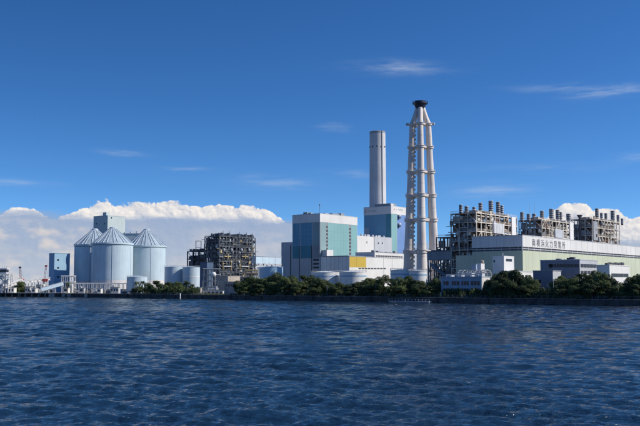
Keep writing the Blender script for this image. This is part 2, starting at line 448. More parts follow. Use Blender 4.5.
# ------------------------------------------------------------------ water
def build_water():
    rows = [0.0, 6.0]
    r = 12.0
    while r < 26: rows.append(r); r *= 1.03
    while r < 560: rows.append(r); r *= 1.0042
    while r < 40000: rows.append(r); r *= 1.16
    fine = np.radians(np.arange(-40, 40.01, 0.16))
    coarse = np.radians(np.arange(45, 316, 5.0))
    th = np.concatenate([fine, coarse])
    R = np.array(rows)
    rr, tt = np.meshgrid(R, th, indexing='ij')
    X = rr * np.sin(tt); Y = rr * np.cos(tt)
    Z = np.zeros_like(X)
    rng = np.random.RandomState(3)
    wind = rad(250)
    for i in range(150):
        lam = 0.36 * (4.5 / 0.36) ** rng.rand()
        k = 2 * math.pi / lam
        th_ = wind + rng.randn() * 0.55
        amp = 0.0050 * lam ** 0.52
        ph = rng.rand() * 6.283
        # only where the sheet is fine enough to carry this wave
        cell = np.maximum(rr * 0.0042, rr * 0.0028)
        att = np.clip((lam / np.maximum(cell, 1e-3) - 2.0) / 2.0, 0, 1)
        arg = k * (X * math.cos(th_) + Y * math.sin(th_)) + ph
        s = np.sin(arg)
        Z += amp * att * (s + 0.35 * np.cos(2 * arg))
    # longer chop, fuller out in the open channel than near the ferry
    openw = 0.28 + 0.72 * np.clip((rr - 60) / 180, 0, 1)
    for i in range(70):
        lam = 3.2 * (9.0 / 3.2) ** rng.rand()
        k = 2 * math.pi / lam
        th_ = wind + rng.randn() * 0.45
        amp = 0.0046 * lam
        ph = rng.rand() * 6.283
        att = np.clip((lam / np.maximum(rr * 0.0042, 1e-3) - 2.0) / 1.5, 0, 1)
        arg = k * (X * math.cos(th_) + Y * math.sin(th_)) + ph
        Z += amp * att * openw * (np.sin(arg) + 0.3 * np.cos(2 * arg))
    gust = 0.75 + 0.35 * np.sin(X * 0.031 + 1.7 * np.sin(Y * 0.021)) * np.sin(Y * 0.027 + X * 0.011)
    Z *= gust
    Z[np.abs(np.degrees(tt)) > 40.5] = 0
    nr, nc = X.shape
    verts = np.stack([X, Y, Z], -1).reshape(-1, 3)
    idx = np.arange(nr * nc).reshape(nr, nc)
    a = idx[:-1, :]; b = idx[1:, :]
    a2 = np.roll(a, -1, 1); b2 = np.roll(b, -1, 1)
    quads = np.stack([a, a2, b2, b], -1).reshape(-1, 4)
    me = bpy.data.meshes.new('water')
    me.from_pydata(verts.tolist(), [], quads.tolist())
    me.polygons.foreach_set('use_smooth', [True] * len(me.polygons))
    me.update()
    m = bpy.data.materials.new('harbour_water'); m.use_nodes = True
    S.nt = m.node_tree; nt = m.node_tree
    bs = nt.nodes['Principled BSDF']
    geo = nt.nodes.new('ShaderNodeNewGeometry')
    pos = geo.outputs['Position']
    big = noise(pos, 0.012, 3, 0.5)
    nt.links.new(mixc(sstep(big, 0.3, 0.7), (0.009, 0.029, 0.056), (0.013, 0.038, 0.072)), bs.inputs['Base Color'])
    bs.inputs['IOR'].default_value = 1.333
    bs.inputs['Roughness'].default_value = 0.10
    bs.inputs['Specular IOR Level'].default_value = 0.5
    mpw = nt.nodes.new('ShaderNodeMapping'); mpw.inputs['Scale'].default_value = (0.42, 1.0, 1.0); mpw.inputs['Rotation'].default_value = (0, 0, rad(-14))
    nt.links.new(pos, mpw.inputs[0])
    n1 = noise(mpw.outputs[0], 1.5, 4, 0.62, 0.35)
    n2 = noise(mpw.outputs[0], 4.6, 3, 0.68, 0.3)
    n3 = noise(mpw.outputs[0], 0.11, 3, 0.55, 0.2)
    g = sstep(noise(pos, 0.02, 3, 0.5), 0.3, 0.75) * 0.8 + sstep(noise(pos, 0.075, 4, 0.6), 0.32, 0.68) * 0.5 + 0.35
    dv = nt.nodes.new('ShaderNodeVectorMath'); dv.operation = 'LENGTH'; nt.links.new(pos, dv.inputs[0])
    far = sstep(S(dv.outputs['Value']), 50.0, 280.0)          # the sheet gets too coarse to carry the chop: relief takes over
    n4 = noise(mpw.outputs[0], 0.42, 3, 0.6, 0.3)
    h = n1 * (far * 0.8 + 0.42) + n2 * 0.20 + n3 * (far * 3.5 + 0.4) + n4 * (far * 3.6)
    nt.links.new((far * 0.03 + 0.09).k, bs.inputs['Roughness'])
    bn = nt.nodes.new('ShaderNodeBump'); bn.inputs['Distance'].default_value = 1.0
    nt.links.new((h * g).k, bn.inputs['Height'])
    bn.inputs['Strength'].default_value = 0.9
    # wave facets as slopes: the bump node flattens out once waves are smaller than a pixel
    def facets(scale, detail, k):
        n = nt.nodes.new('ShaderNodeTexNoise')
        nt.links.new(mpw.outputs[0], n.inputs['Vector'])
        n.inputs['Scale'].default_value = scale; n.inputs['Detail'].default_value = detail; n.inputs['Roughness'].default_value = 0.6
        sub = nt.nodes.new('ShaderNodeVectorMath'); sub.operation = 'SUBTRACT'; sub.inputs[1].default_value = (0.5, 0.5, 0.5)
        nt.links.new(n.outputs['Color'], sub.inputs[0])
        mul = nt.nodes.new('ShaderNodeVectorMath'); mul.operation = 'MULTIPLY'
        nt.links.new(sub.outputs[0], mul.inputs[0])
        nt.links.new(vec(k * 0.6, k * 1.0, 0.0), mul.inputs[1])
        return mul.outputs[0]
    def vadd(p, q):
        n = nt.nodes.new('ShaderNodeVectorMath'); n.operation = 'ADD'
        nt.links.new(p, n.inputs[0]); nt.links.new(q, n.inputs[1]); return n.outputs[0]
    nrm = vadd(bn.outputs[0], facets(0.9, 3, g * (far * 2.1 + 0.35)))
    nrm = vadd(nrm, facets(0.13, 3, far * 1.1 + 0.12))
    nz = nt.nodes.new('ShaderNodeVectorMath'); nz.operation = 'NORMALIZE'
    nt.links.new(nrm, nz.inputs[0])
    nt.links.new(nz.outputs[0], bs.inputs['Normal'])
    me.materials.append(m)
    o = bpy.data.objects.new('water', me); link(o)
    o['kind'] = 'structure'
build_water()

# ------------------------------------------------------------------ land and shore line
def ground_pt(px, py, z=0.0):
    d = ray(px, py); k = (z - CAM_H) / d.z
    return Vector((d.x * k, d.y * k))
SH = [ground_pt(px, py) for px, py in ((-330, 294.9), (52, 296.9), (128, 297.8), (640, 306.8), (900, 311.4))]
def shore_depth(px):
    """depth (y) of the shore line at a photo column"""
    r = ray(px)
    for i in range(len(SH) - 1):
        p, q = SH[i], SH[i + 1]; d = q - p
        det = d.x * (-r.y) + r.x * d.y
        if abs(det) < 1e-9: continue
        t = (-p.x * (-r.y) - r.x * p.y) / det
        if -0.001 <= t <= 1.001: return (p + d * t).y
    return SH[-1].y
back = [Vector((26000, 2000)), Vector((26000, 30000)), Vector((-30000, 30000)), Vector((-30000, 3000))]
lv = [(p.x, p.y + 0.6, GZ) for p in SH] + [(p.x, p.y, GZ) for p in back]
land = meshobj('land', lv, [tuple(range(len(lv)))], M_LAND)
land['kind'] = 'structure'

# sea wall: separate cast panels with a cap stone each, a low kerb and railing
def offset_line(p, q, d):
    n = (q - p).normalized(); nrm = Vector((-n.y, n.x))
    return nrm * d
def build_seawall(p, q, label, step, top, m_wall, m_cap, name='seawall', rail=True):
    d = (q - p); Ld = d.length; n = max(1, int(Ld / step))
    rt = thing(name, label, 'sea wall', (p.x, p.y, 0), math.atan2(d.y, d.x))
    s = Ld / n
    for i in range(n):
        box('concrete_panel', rt, i * s + .06, (i + 1) * s - .06, -.35 - random.random() * .08, .6, -1.5, top - .42 + random.uniform(-.05, .05), m_wall)
        box('cap_stone', rt, i * s + .03, (i + 1) * s - .03, -.62, .9, top - .30, top + random.uniform(-.03, .03), m_cap)
        if i % 2 == 0:
            bar('pile', rt, (i * s, -.75, -1.5), (i * s, -.75, top - .55), .45, m_wall)
    return rt, Ld
# (p -> q runs left to right; local +y points inland)
wallR, LR = build_seawall(SH[2], SH[3], 'long dark stained concrete sea wall below the shoreline trees', 7.0, 2.75, M_WALL, M_CAP)
wallR2, LR2 = build_seawall(SH[3], SH[4], 'dark sea wall running on past the right picture edge', 7.0, 2.75, M_WALL, M_CAP)
wallM, LM = build_seawall(SH[1], SH[2], 'dark quay wall with tan posts at the foot of the silos', 5.0, 2.9, M_WALL, M_CAP)
for i in range(9):
    if i in (1, 2, 5): box('tan_block', wallM, 6 + i * 6.4, 9.5 + i * 6.4, -.9, -.3, 0.2, 2.3, M_BEIGE)
# piled wharf at the far left
d = SH[1] - SH[0]
wharf = thing('wharf', 'concrete deck on dark piles along the far left waterfront', 'wharf', (SH[0].x, SH[0].y, 0), math.atan2(d.y, d.x))
Lw = d.length
n = int(Lw / 6)
for i in range(n):
    x = i * Lw / n
    box('deck_panel', wharf, x + .03, x + Lw / n - .03, -1.2, 9, 2.35, 2.95, M_CONC)
    box('pile', wharf, x, x + .7, -.7, 0, -1.5, 2.34, M_CONC)
    if i % 3 == 1: box('fender', wharf, x + 2, x + 2.8, -1.7, -1.21, .6, 2.5, M_LOUV)
box('back_wall', wharf, 0, Lw, 3.5, 4.2, -1.5, 2.34, M_WALL)
box('end_block', wharf, Lw - 2, Lw + 12.5, -1.3, 6, -1.5, 2.9, M_BEIGE)

# railing behind the sea wall
def build_rail(p, q, label, back_off):
    d = q - p; Ld = d.length
    rt = thing('railing', label, 'railing', (p.x, p.y, GZ), math.atan2(d.y, d.x))
    n = int(Ld / 2.6)
    for i in range(n + 1):
        bar('post', rt, (i * Ld / n, back_off, 0), (i * Ld / n, back_off, 1.75), .09, M_MSTEEL)
    for z in (1.05, 1.7):
        bar('rail', rt, (0, back_off, z), (Ld, back_off, z), .07, M_MSTEEL)
build_rail(SH[2], SH[3], 'thin grey railing along the top of the sea wall', 1.6)

# ------------------------------------------------------------------ vegetation
def leaf_cloud(pts, normals, sizes, rng):
    """quads, each its own island, facing roughly along the given normals"""
    n = len(pts)
    nn = normals + rng.randn(n, 3) * 0.55
    nn /= np.linalg.norm(nn, axis=1, keepdims=True) + 1e-9
    r = rng.randn(n, 3)
    t = np.cross(nn, r); t /= np.linalg.norm(t, axis=1, keepdims=True) + 1e-9
    b = np.cross(nn, t)
    s = sizes[:, None]
    asp = rng.uniform(.55, 1.0, (n, 1))
    v = np.stack([pts - t * s, pts - b * s * asp, pts + t * s, pts + b * s * asp], 1).reshape(-1, 3)
    f = np.arange(4 * n).reshape(-1, 4)
    return v.tolist(), f.tolist()
def tube_data(path, radii, n=7):
    vs_, fs = [], []
    for k, (p, r) in enumerate(zip(path, radii)):
        p = Vector(p)
        d = (Vector(path[min(k + 1, len(path) - 1)]) - Vector(path[max(k - 1, 0)])).normalized()
        u = d.orthogonal().normalized(); w = d.cross(u)
        for i in range(n):
            a = 2 * math.pi * i / n
            vs_.append(tuple(p + u * (r * math.cos(a)) + w * (r * math.sin(a))))
    for k in range(len(path) - 1):
        for i in range(n):
            fs.append((k * n + i, k * n + (i + 1) % n, (k + 1) * n + (i + 1) % n, (k + 1) * n + i))
    return vs_, fs
def merge(parts):
    V, Fc = [], []
    for v, f in parts:
        o = len(V); V += list(v); Fc += [tuple(i + o for i in q) for q in f]
    return V, Fc
def mesh_only(name, v, f, m):
    me = bpy.data.meshes.new(name); me.from_pydata(v, [], f); me.update(); me.materials.append(m); return me
def make_tree_meshes(seed, kind):
    """unit tree: height 10 m, crown about 8 m across"""
    rng = np.random.RandomState(seed)
    limbs = []
    h_tr = 4.2 if kind == 'broad' else 5.5
    trunk = [(0, 0, -.3), (rng.randn() * .12, rng.randn() * .12, h_tr * .5), (rng.randn() * .25, rng.randn() * .25, h_tr), (rng.randn() * .3, rng.randn() * .3, h_tr + 3.0)]
    limbs.append(tube_data(trunk, [.34, .27, .2, .06]))
    pts, nrm, sz = [], [], []
    if kind == 'broad':
        nl = rng.randint(24, 32); squash = rng.uniform(.8, 1.15)
        for i in range(nl):
            a = rng.rand() * 6.283; z = rng.uniform(0.9, 8.7)
            prof = math.sqrt(max(0.06, 1 - ((z - 4.2) / 5.2) ** 2))
            rr = prof * 3.3 * squash * math.sqrt(rng.uniform(.1, 1.0))
            c = np.array([rr * math.cos(a), rr * math.sin(a), z])
            R = rng.uniform(.75, 2.1)
            limbs.append(tube_data([trunk[1] if z < 4.5 else trunk[2], tuple(c * np.array([.5, .5, 1]) - np.array([0, 0, .5])), tuple(c)], [.13, .08, .03], 5))
            k = int(230 * R * R)
            dv = rng.randn(k, 3); dv /= np.linalg.norm(dv, axis=1, keepdims=True)
            rad_ = R * rng.uniform(.55, 1.08, (k, 1)) ** .6 * np.array([[1.1, 1.1, .78]])
            pts.append(c + dv * rad_); nrm.append(dv + np.array([0, 0, .35])); sz.append(rng.uniform(.09, .25, k))
    else:  # pine: flat layered pads
        for i in range(24):
            z = rng.uniform(1.6, 9.4); a = rng.rand() * 6.283
            rr = rng.uniform(.3, 3.6) * (1.12 - (z - 3) / 8.2)
            c = np.array([rr * math.cos(a), rr * math.sin(a), z])
            R = rng.uniform(.7, 1.35)
            limbs.append(tube_data([trunk[2], tuple(c * np.array([.5, .5, 1]) - np.array([0, 0, .4])), tuple(c)], [.12, .07, .03], 5))
            k = int(200 * R * R)
            dv = rng.randn(k, 3); dv /= np.linalg.norm(dv, axis=1, keepdims=True)
            pts.append(c + dv * R * rng.uniform(.4, 1.1, (k, 1)) * np.array([[1.25, 1.25, .55]]))
            nrm.append(dv + np.array([0, 0, .5])); sz.append(rng.uniform(.10, .26, k))
    v, f = leaf_cloud(np.concatenate(pts), np.concatenate(nrm), np.concatenate(sz), rng)
    crown = mesh_only('crown', v, f, M_LEAF if kind == 'broad' else M_PINE)
    tv, tf = merge(limbs)
    return mesh_only('trunk', tv, tf, M_BARK), crown
def make_palm_meshes(seed):
    rng = np.random.RandomState(seed)
    tv, tf = tube_data([(0, 0, -.3), (.1, 0, 3), (.05, .1, 6.6)], [.42, .33, .30])
    v, f = [], []
    for i in range(30):
        a = rng.rand() * 6.283; up = rng.uniform(-.35, 1.1); Lf = rng.uniform(2.6, 3.6)
        for s in range(7):
            t0 = s / 7; t1 = (s + 1) / 7
            for side in (-1, 1):
                p = lambda t, w: (math.cos(a) * Lf * t - math.sin(a) * w * side, math.sin(a) * Lf * t + math.cos(a) * w * side, 6.6 + up * 2.4 * t - 2.6 * t * t)
                o = len(v)
                wd = .42 * (1 - .7 * t0)
                q0, q1 = p(t0, 0), p(t1, 0)
                e0, e1 = p(t0 + .10, wd), p(t1 + .06, wd * .9)
                e0 = (e0[0], e0[1], e0[2] - .22); e1 = (e1[0], e1[1], e1[2] - .22)
                v += [q0, q1, e1, e0]; f.append((o, o + 1, o + 2, o + 3))
    return mesh_only('trunk', tv, tf, M_BARK), mesh_only('crown', v, f, M_LEAF)
def make_shrub_mesh(seed):
    rng = np.random.RandomState(seed)
    pts, nrm, sz = [], [], []
    for i in range(9):
        c = np.array([rng.randn() * 1.1, rng.randn() * .9, rng.uniform(.5, 1.8)]); R = rng.uniform(.6, 1.0)
        k = int(110 * R * R)
        dv = rng.randn(k, 3); dv /= np.linalg.norm(dv, axis=1, keepdims=True)
        pts.append(c + dv * R * rng.uniform(.5, 1.05, (k, 1))); nrm.append(dv + np.array([0, 0, .4])); sz.append(rng.uniform(.12, .28, k))
    P_ = np.concatenate(pts); P_[:, 2] = np.abs(P_[:, 2])
    v, f = leaf_cloud(P_, np.concatenate(nrm), np.concatenate(sz), rng)
    sv, sf = merge([tube_data([(0, 0, -.2), (math.cos(a) * .35, math.sin(a) * .35, .8), (math.cos(a) * .9, math.sin(a) * .8, 1.5)], [.07, .05, .02], 5) for a in (0.3, 1.7, 2.9, 4.1, 5.4)])
    return mesh_only('stems', sv, sf, M_BARK), mesh_only('foliage', v, f, M_LEAF)
BROAD = [make_tree_meshes(100 + i, 'broad') for i in range(7)]
PINES = [make_tree_meshes(200 + i, 'pine') for i in range(3)]
PALMS = [make_palm_meshes(300 + i) for i in range(2)]
SHRUBS = [make_shrub_mesh(400 + i) for i in range(4)]
ORD = ['first', 'second', 'third', 'fourth', 'fifth', 'sixth', 'seventh', 'eighth', 'ninth', 'tenth', 'eleventh', 'twelfth',
       'thirteenth', 'fourteenth', 'fifteenth', 'sixteenth', 'seventeenth', 'eighteenth', 'nineteenth', 'twentieth']
_tc = [0]
def plant(kind, px, py_top, width_px, inland, label, group):
    """a tree standing `inland` metres behind the shore line; py_top = photo row of its top"""
    i = _tc[0]; _tc[0] += 1
    dep = shore_depth(px) + inland
    p = at(px, HORIZON, dep); zt = at(px, py_top, dep).z - GZ
    w = width_px * dep / FPX * (1.32 if kind in ('broad', 'pine') else 1.0)
    src = {'broad': BROAD, 'pine': PINES, 'palm': PALMS, 'shrub': SHRUBS}[kind]
    a, b = src[i % len(src)]
    href, wref = {'broad': (9.6, 8.2), 'pine': (10.0, 7.6), 'palm': (7.2, 6.4), 'shrub': (2.5, 4.2)}[kind]
    nm = {'broad': 'broadleaf_tree', 'pine': 'pine_tree', 'palm': 'palm_tree', 'shrub': 'shrub'}[kind]
    t = thing(nm, label, 'shrub' if kind == 'shrub' else 'tree', (p.x, dep, GZ), random.random() * 6.28, group)
    t.scale = (w / wref, w / wref, zt / href)
    for nme, me in ((a.name.split('.')[0], a), (b.name.split('.')[0], b)):
        o = bpy.data.objects.new(nme, me); link(o); o.parent = t
    return t
def clump(kind, items, phrase, group):
    for k, it in enumerate(items):
        kd = it[4] if len(it) > 4 else ('pine' if kind == 'broad' and k % 5 == 3 else kind)
        word = {'broad': 'dark leafy tree', 'pine': 'irregular pine tree', 'palm': 'spiky palm tree', 'shrub': 'low shrub'}[kd]
        plant(kd, it[0], it[1], it[2], it[3], f'{word}, {ORD[k]} from left {phrase}', group)
clump('broad', [(137, 281.5, 8, 14, 'palm'), (142.5, 281, 8, 14, 'palm'), (149, 283, 9, 20), (156, 279.5, 11, 16, 'pine'), (163, 282.5, 9, 10),
                (170, 282, 10, 18), (178, 280, 11, 14), (186, 279, 10, 22, 'pine'), (192.5, 284, 8, 12)],
      'in the grove right of the silos', 'grove beside the silos')
clump('broad', [(239, 281, 10, 10), (246, 277, 12, 22), (254, 274.5, 13, 14), (262, 277, 11, 8), (268, 274, 13, 24), (277, 273.5, 13, 18),
                (285, 276, 12, 8), (294, 276, 13, 20), (303, 274.5, 13, 10), (311.5, 273.5, 13, 20), (320, 278.5, 12, 7), (325.5, 278, 9, 18)],
      'in the wood before the turquoise block', 'wood before the turquoise block')
clump('broad', [(332, 283.5, 10, 12), (339, 282, 10, 8), (347, 284.5, 10, 14), (355, 282, 10, 8), (362, 279, 12, 18), (369, 278, 11, 8),
                (376, 277, 12, 22), (383, 276, 12, 10), (391, 278, 11, 16), (399, 277.5, 11, 8), (407, 275.5, 13, 18), (414, 277, 12, 8),
                (421, 281, 10, 14), (429, 280, 10, 22), (436, 278.5, 10, 14)],
      'in the row before the white tanks and cream flues', 'row before the tanks and flues')
clump('broad', [(490, 279, 10, 12), (495, 274, 13, 20), (502, 270.5, 15, 12), (509, 269.5, 15, 22), (516, 270, 14, 10), (523, 273.5, 12, 20),
                (530, 276.5, 12, 10), (536, 282, 9, 16)],
      'in the big clump before the hall corner', 'clump before the hall corner')
clump('broad', [(557, 279, 12, 8), (564, 275.5, 14, 20), (572, 274.5, 14, 10), (580, 273, 14, 22), (587, 270.5, 13, 12), (594, 272, 12, 24), (601, 271, 13, 10),
                (609, 275, 12, 20), (616, 278.5, 12, 8), (624, 281, 11, 18), (631, 277, 12, 10), (638, 271.5, 13, 20), (647, 272, 14, 10), (657, 271, 15, 16), (668, 274, 14, 10), (679, 272, 15, 18), (691, 275, 15, 10), (704, 273, 15, 16), (717, 275, 15, 10)],
      'in the dense row before the right hand offices', 'dense row at the right')
clump('shrub', [(133, 286.5, 8, 9), (140, 285.5, 9, 8), (146, 285.5, 10, 7), (153, 285, 10, 7), (160, 286, 10, 6), (167, 286, 10, 6), (174, 285.5, 10, 7), (181, 286, 10, 8), (189, 286, 10, 7), (196, 286.5, 8, 9)],
      'under the grove right of the silos', 'shrubs under the grove')
clump('broad', [(243, 283, 12, 5), (258, 282, 13, 5), (273, 282, 13, 5), (290, 282.5, 13, 5), (299, 282, 12, 5), (315, 283, 13, 5)],
      'in the low front row before the turquoise block', 'low front row of the left wood')
clump('broad', [(335, 286, 12, 5), (351, 286.5, 12, 5), (366, 284, 13, 5), (380, 284, 13, 5), (395, 284, 13, 5), (418, 284.5, 13, 5), (432, 285, 12, 5)],
      'in the low front row before the white tanks', 'low front row of the middle trees')
clump('broad', [(498, 281, 15, 5), (512, 280.5, 15, 5), (527, 283, 14, 5)], 'in the low front row of the big clump', 'low front row of the big clump')
clump('broad', [(560, 284, 14, 5), (576, 283, 15, 5), (592, 282.5, 15, 5), (606, 283, 15, 5), (620, 284.5, 14, 5), (634, 284, 14, 5)],
      'in the low front row at the right', 'low front row at the right')
clump('shrub', [(444, 287, 10, 8), (450, 288.5, 10, 6), (456, 287.5, 10, 8), (462, 288, 11, 6), (468, 287.5, 11, 9), (474, 288, 11, 6), (480, 287, 11, 8), (486, 286, 10, 6)],
      'in the hedge before the blue office', 'hedge before the blue office')
clump('shrub', [(539, 288, 12, 6), (545, 287, 12, 10), (551, 289, 11, 6)], 'in the bushes before the grey shed', 'bushes before the grey shed')
clump('shrub', [(329, 291, 9, 5), (338, 291, 9, 5), (350, 291.5, 9, 5), (360, 291, 9, 5), (371, 291.5, 10, 5), (384, 291, 10, 5), (396, 291.5, 10, 5), (410, 291, 10, 5), (423, 291, 10, 5), (434, 291, 9, 5)],
      'along the railing under the middle tree row', 'shrubs along the railing')
clump('shrub', [(242, 290.5, 8, 5), (252, 290, 8, 5), (263, 290.5, 8, 5), (273, 290, 8, 5), (284, 290.5, 8, 5), (295, 290, 9, 5), (306, 290.5, 9, 5), (317, 290, 9, 5)],
      'along the railing under the left wood', 'shrubs under the left wood')
clump('shrub', [(494, 290, 12, 5), (504, 290.5, 12, 5), (514, 290, 12, 5), (525, 290.5, 12, 5), (534, 291, 12, 5)],
      'at the foot of the big clump before the hall', 'shrubs under the big clump')
clump('shrub', [(560, 291, 13, 5), (570, 290.5, 13, 5), (580, 291, 13, 5), (591, 290.5, 13, 5), (602, 291, 13, 5), (613, 290.5, 13, 5), (624, 291, 13, 5), (635, 290.5, 13, 5), (646, 290.5, 13, 5)],
      'at the foot of the right hand tree row', 'shrubs under the right row')
plant('broad', 20.5, 281.5, 8, 14, 'small dark tree on the wharf beside the thin red crane', None)
plant('palm', 67.5, 282.5, 7, 9, 'lone bushy palm tree in front of the left silo foot', None)
# weeds along the strip between wall and railing
def build_weeds():
    rng = np.random.RandomState(11)
    N = 16000
    t = rng.rand(N)
    p, q = SH[2], SH[3]
    dd = (q - p); nn = Vector((-dd.y, dd.x)).normalized()
    off = rng.uniform(1.2, 7.0, N)
    x = p.x + dd.x * t + nn.x * off; y = p.y + dd.y * t + nn.y * off
    hmod = .5 + .5 * np.sin(t * 90 + np.sin(t * 41) * 3)
    z = GZ + rng.rand(N) ** 1.5 * (.5 + .9 * hmod)
    pts = np.stack([x, y, z], -1)
    nr = np.tile(np.array([[0.2, -.6, .6]]), (N, 1))
    v, f = leaf_cloud(pts, nr, rng.uniform(.15, .42, N), rng)
    o = meshobj('weeds', v, f, M_WEED)
    o['kind'] = 'stuff'; tag(o, 'scruffy weeds and grass along the top of the sea wall', 'weeds')
build_weeds()

# ------------------------------------------------------------------ coal silos
def silo(px, depth, eave_py, apex_py, label, seed):
    p = at(px, HORIZON, depth)
    R = 17.0
    ze = at(px, eave_py, depth - R).z - GZ
    za = at(px, apex_py, depth).z - GZ
    t = thing('coal_silo', label, 'silo', (p.x, depth, GZ), rad(seed * 11), 'pale blue coal silos')
    lathe('base_band', t, [(R - .05, 0), (R - .05, 11)], M_SILOB, 64)
    lathe('shell', t, [(R, 10.9), (R, ze - .3)], M_SILO, 64)
    lathe('eave_ring', t, [(R + .3, ze - 1.0), (R + .6, ze - .9), (R + .6, ze + .4), (R + .3, ze + .5)], M_SILO, 64)
    lathe('eave_shade_band', t, [(R + .02, ze - 1.7), (R + .02, ze - 1.0)], M_SLATE, 64)  # dark ring coloured in as the shade below the eave
    rt = 2.6
    roof = lathe('roof', t, [(R + .3, ze + .3), (rt, za - 1.0)], M_SILOR, 24, smooth=False)
    n = 24
    for i in range(n):
        a = 2 * math.pi * (i // 2 + (.18 if i % 2 else -.18)) / 12
        ca, sa = math.cos(a), math.sin(a)
        bar('roof_rib', roof, ((R + .4) * ca, (R + .4) * sa, ze + .42), (rt * ca, rt * sa, za - .82), .5, M_SILORIB, .5)
    lathe('roof_cap', t, [(rt + .2, za - 1.1), (rt + .2, za - .1), (rt - .6, za + .4)], M_SILORIB, 24)
    for i in range(6):
        a = 2 * math.pi * (i + .35) / 6
        ca, sa = math.cos(a), math.sin(a)
        bar('shell_rib', t, ((R + .05) * ca, (R + .05) * sa, 0.2), ((R + .05) * ca, (R + .05) * sa, ze - 1.3), .3, M_SILORIB)
    return t
silo(93.8, 776, 244.6, 229.0, 'leftmost pale blue coal silo with ribbed cone roof', 1)
silo(111.8, 745, 243.0, 227.5, 'front pale blue coal silo with ribbed cone roof, nearest and tallest', 2)
silo(145.8, 777, 245.6, 229.2, 'rightmost pale blue coal silo with ribbed cone roof', 3)

f = Frame(107.8, 215.2, 812)
hh = thing('silo_head_house', 'tall pale grey green tower block rising behind the silo roofs', 'building', f.loc, f.rot)
L_ = f.A(125.2, 217)[0]; W_ = f.B(93.6, 217)[0]; H_ = f.h
box('wall', hh, 0, L_, 0, W_, 0, H_ - .6, M_HEAD)
box('parapet', hh, -.15, L_ + .15, -.15, W_ + .15, H_ - .6, H_, M_HEAD)
x0 = f.B(105.5, 214)[0]; x1 = f.B(102, 214)[0]
box('lift_housing', hh, 1, 5, x0, x1, H_, H_ + 3.0, M_HEAD)
for px in (96.5, 104.5): panB('window', hh, f, px - .5, px + .5, 223, 224.5, M_GLASS)
panA('window', hh, f, 111, 112, 217, 218.6, M_GLASS)
# bridge between silo tops
p0, p1 = at(122, 238, 800), at(146, 238, 800)
br = thing('silo_bridge', 'pale conveyor bridge between the front and right silo roofs', 'conveyor', (0, 0, 0), 0)
z0 = at(130, 243, 800).z; z1 = at(130, 233.5, 800).z
box('gallery', br, p0.x, p1.x, 797, 802, z0, z1 - .3, M_HEAD)
box('roof', br, p0.x - .1, p1.x + .1, 796.6, 802.4, z1 - .3, z1, M_LSTEEL)
for i in range(4):
    xx = p0.x + 2 + (p1.x - p0.x) * i / 4
    box('roof_vent', br, xx, xx + 1.2, 798, 799.5, z1, z1 + random.uniform(.8, 2.0), M_LSTEEL)
for k in (0.1, 0.9):
    xx = p0.x + (p1.x - p0.x) * k
    bar('support_leg', br, (xx, 799.5, GZ), (xx, 799.5, z0 + .1), 1.2, M_HEAD)

# blue transfer tower left of the silos
f = Frame(54.6, 253, 752)
tw = thing('transfer_tower', 'narrow slate blue conveyor transfer tower left of the silos', 'building', f.loc, f.rot)
L_ = f.A(70, 255)[0]; W_ = f.B(49.2, 254)[0]; H_ = f.h
box('wall', tw, 0, L_, 0, W_, 0, H_ - .5, M_TOWER)
box('roof_edge', tw, -.2, L_ + .2, -.2, W_ + .2, H_ - .5, H_, M_BLUEP2)
for py in (260, 267.8, 277, 283.5): panA('window', tw, f, 57.2, 58.9, py - .8, py + .9, M_GLASS)
# low round tank at the silo foot
def tank(name, px0, px1, py_top, depth, m, label, band=None, roof_m=None, group=None, z0=GZ, rail=True):
    pc = at((px0 + px1) / 2, HORIZON, depth); R = (px1 - px0) / 2 * depth / FPX
    H = at((px0 + px1) / 2, py_top, depth - R * .9).z - z0
    t = thing(name, label, 'tank', (pc.x, depth, z0), random.random() * 6, group)
    lathe('shell', t, [(R, 0), (R, H)], m, 48)
    lathe('dome_roof', t, [(R + .12, H - .05), (R + .12, H + .25), (R * .7, H + R * .07), (R * .3, H + R * .11), (.3, H + R * .125)], roof_m or m, 48)
    if band:
        lathe('band', t, [(R + .06, H * band[0]), (R + .06, H * band[1])], band[2], 48)
    if rail:
        n = 20
        for i in range(n):
            a0 = 2 * math.pi * i / n; a1 = 2 * math.pi * (i + 1) / n
            q = lambda a, z: ((R + .05) * math.cos(a), (R + .05) * math.sin(a), z)
            bar('handrail', t, q(a0, H + 1.2), q(a1, H + 1.2), .12, M_LSTEEL)
            bar('rail_post', t, q(a0, H + .1), q(a0, H + 1.2), .12, M_LSTEEL)
    # spiral stair as short treads
    for i in range(16):
        a = 3.6 + i * .06 * min(1, 9 / R) * 2
        q = ((R + .55) * math.cos(a), (R + .55) * math.sin(a))
        bar('stair_tread', t, (R * math.cos(a), R * math.sin(a), H * (i + .5) / 16), (q[0] * 1.03, q[1] * 1.03, H * (i + .5) / 16), .5, M_LSTEEL, .15)
    return t
tank('storage_tank', 127, 147, 277, 690, M_TANKP, 'low blue grey tank in front of the right silo', rail=True)
tank('storage_tank', 164.5, 183.5, 267, 735, M_TANKP, 'left of the two pale tanks beside the silos', (.36, .42, M_TANK))
tank('storage_tank', 182.5, 200, 267.4, 728, M_TANKP, 'right of the two pale tanks beside the silos', (.62, .66, M_TANK))

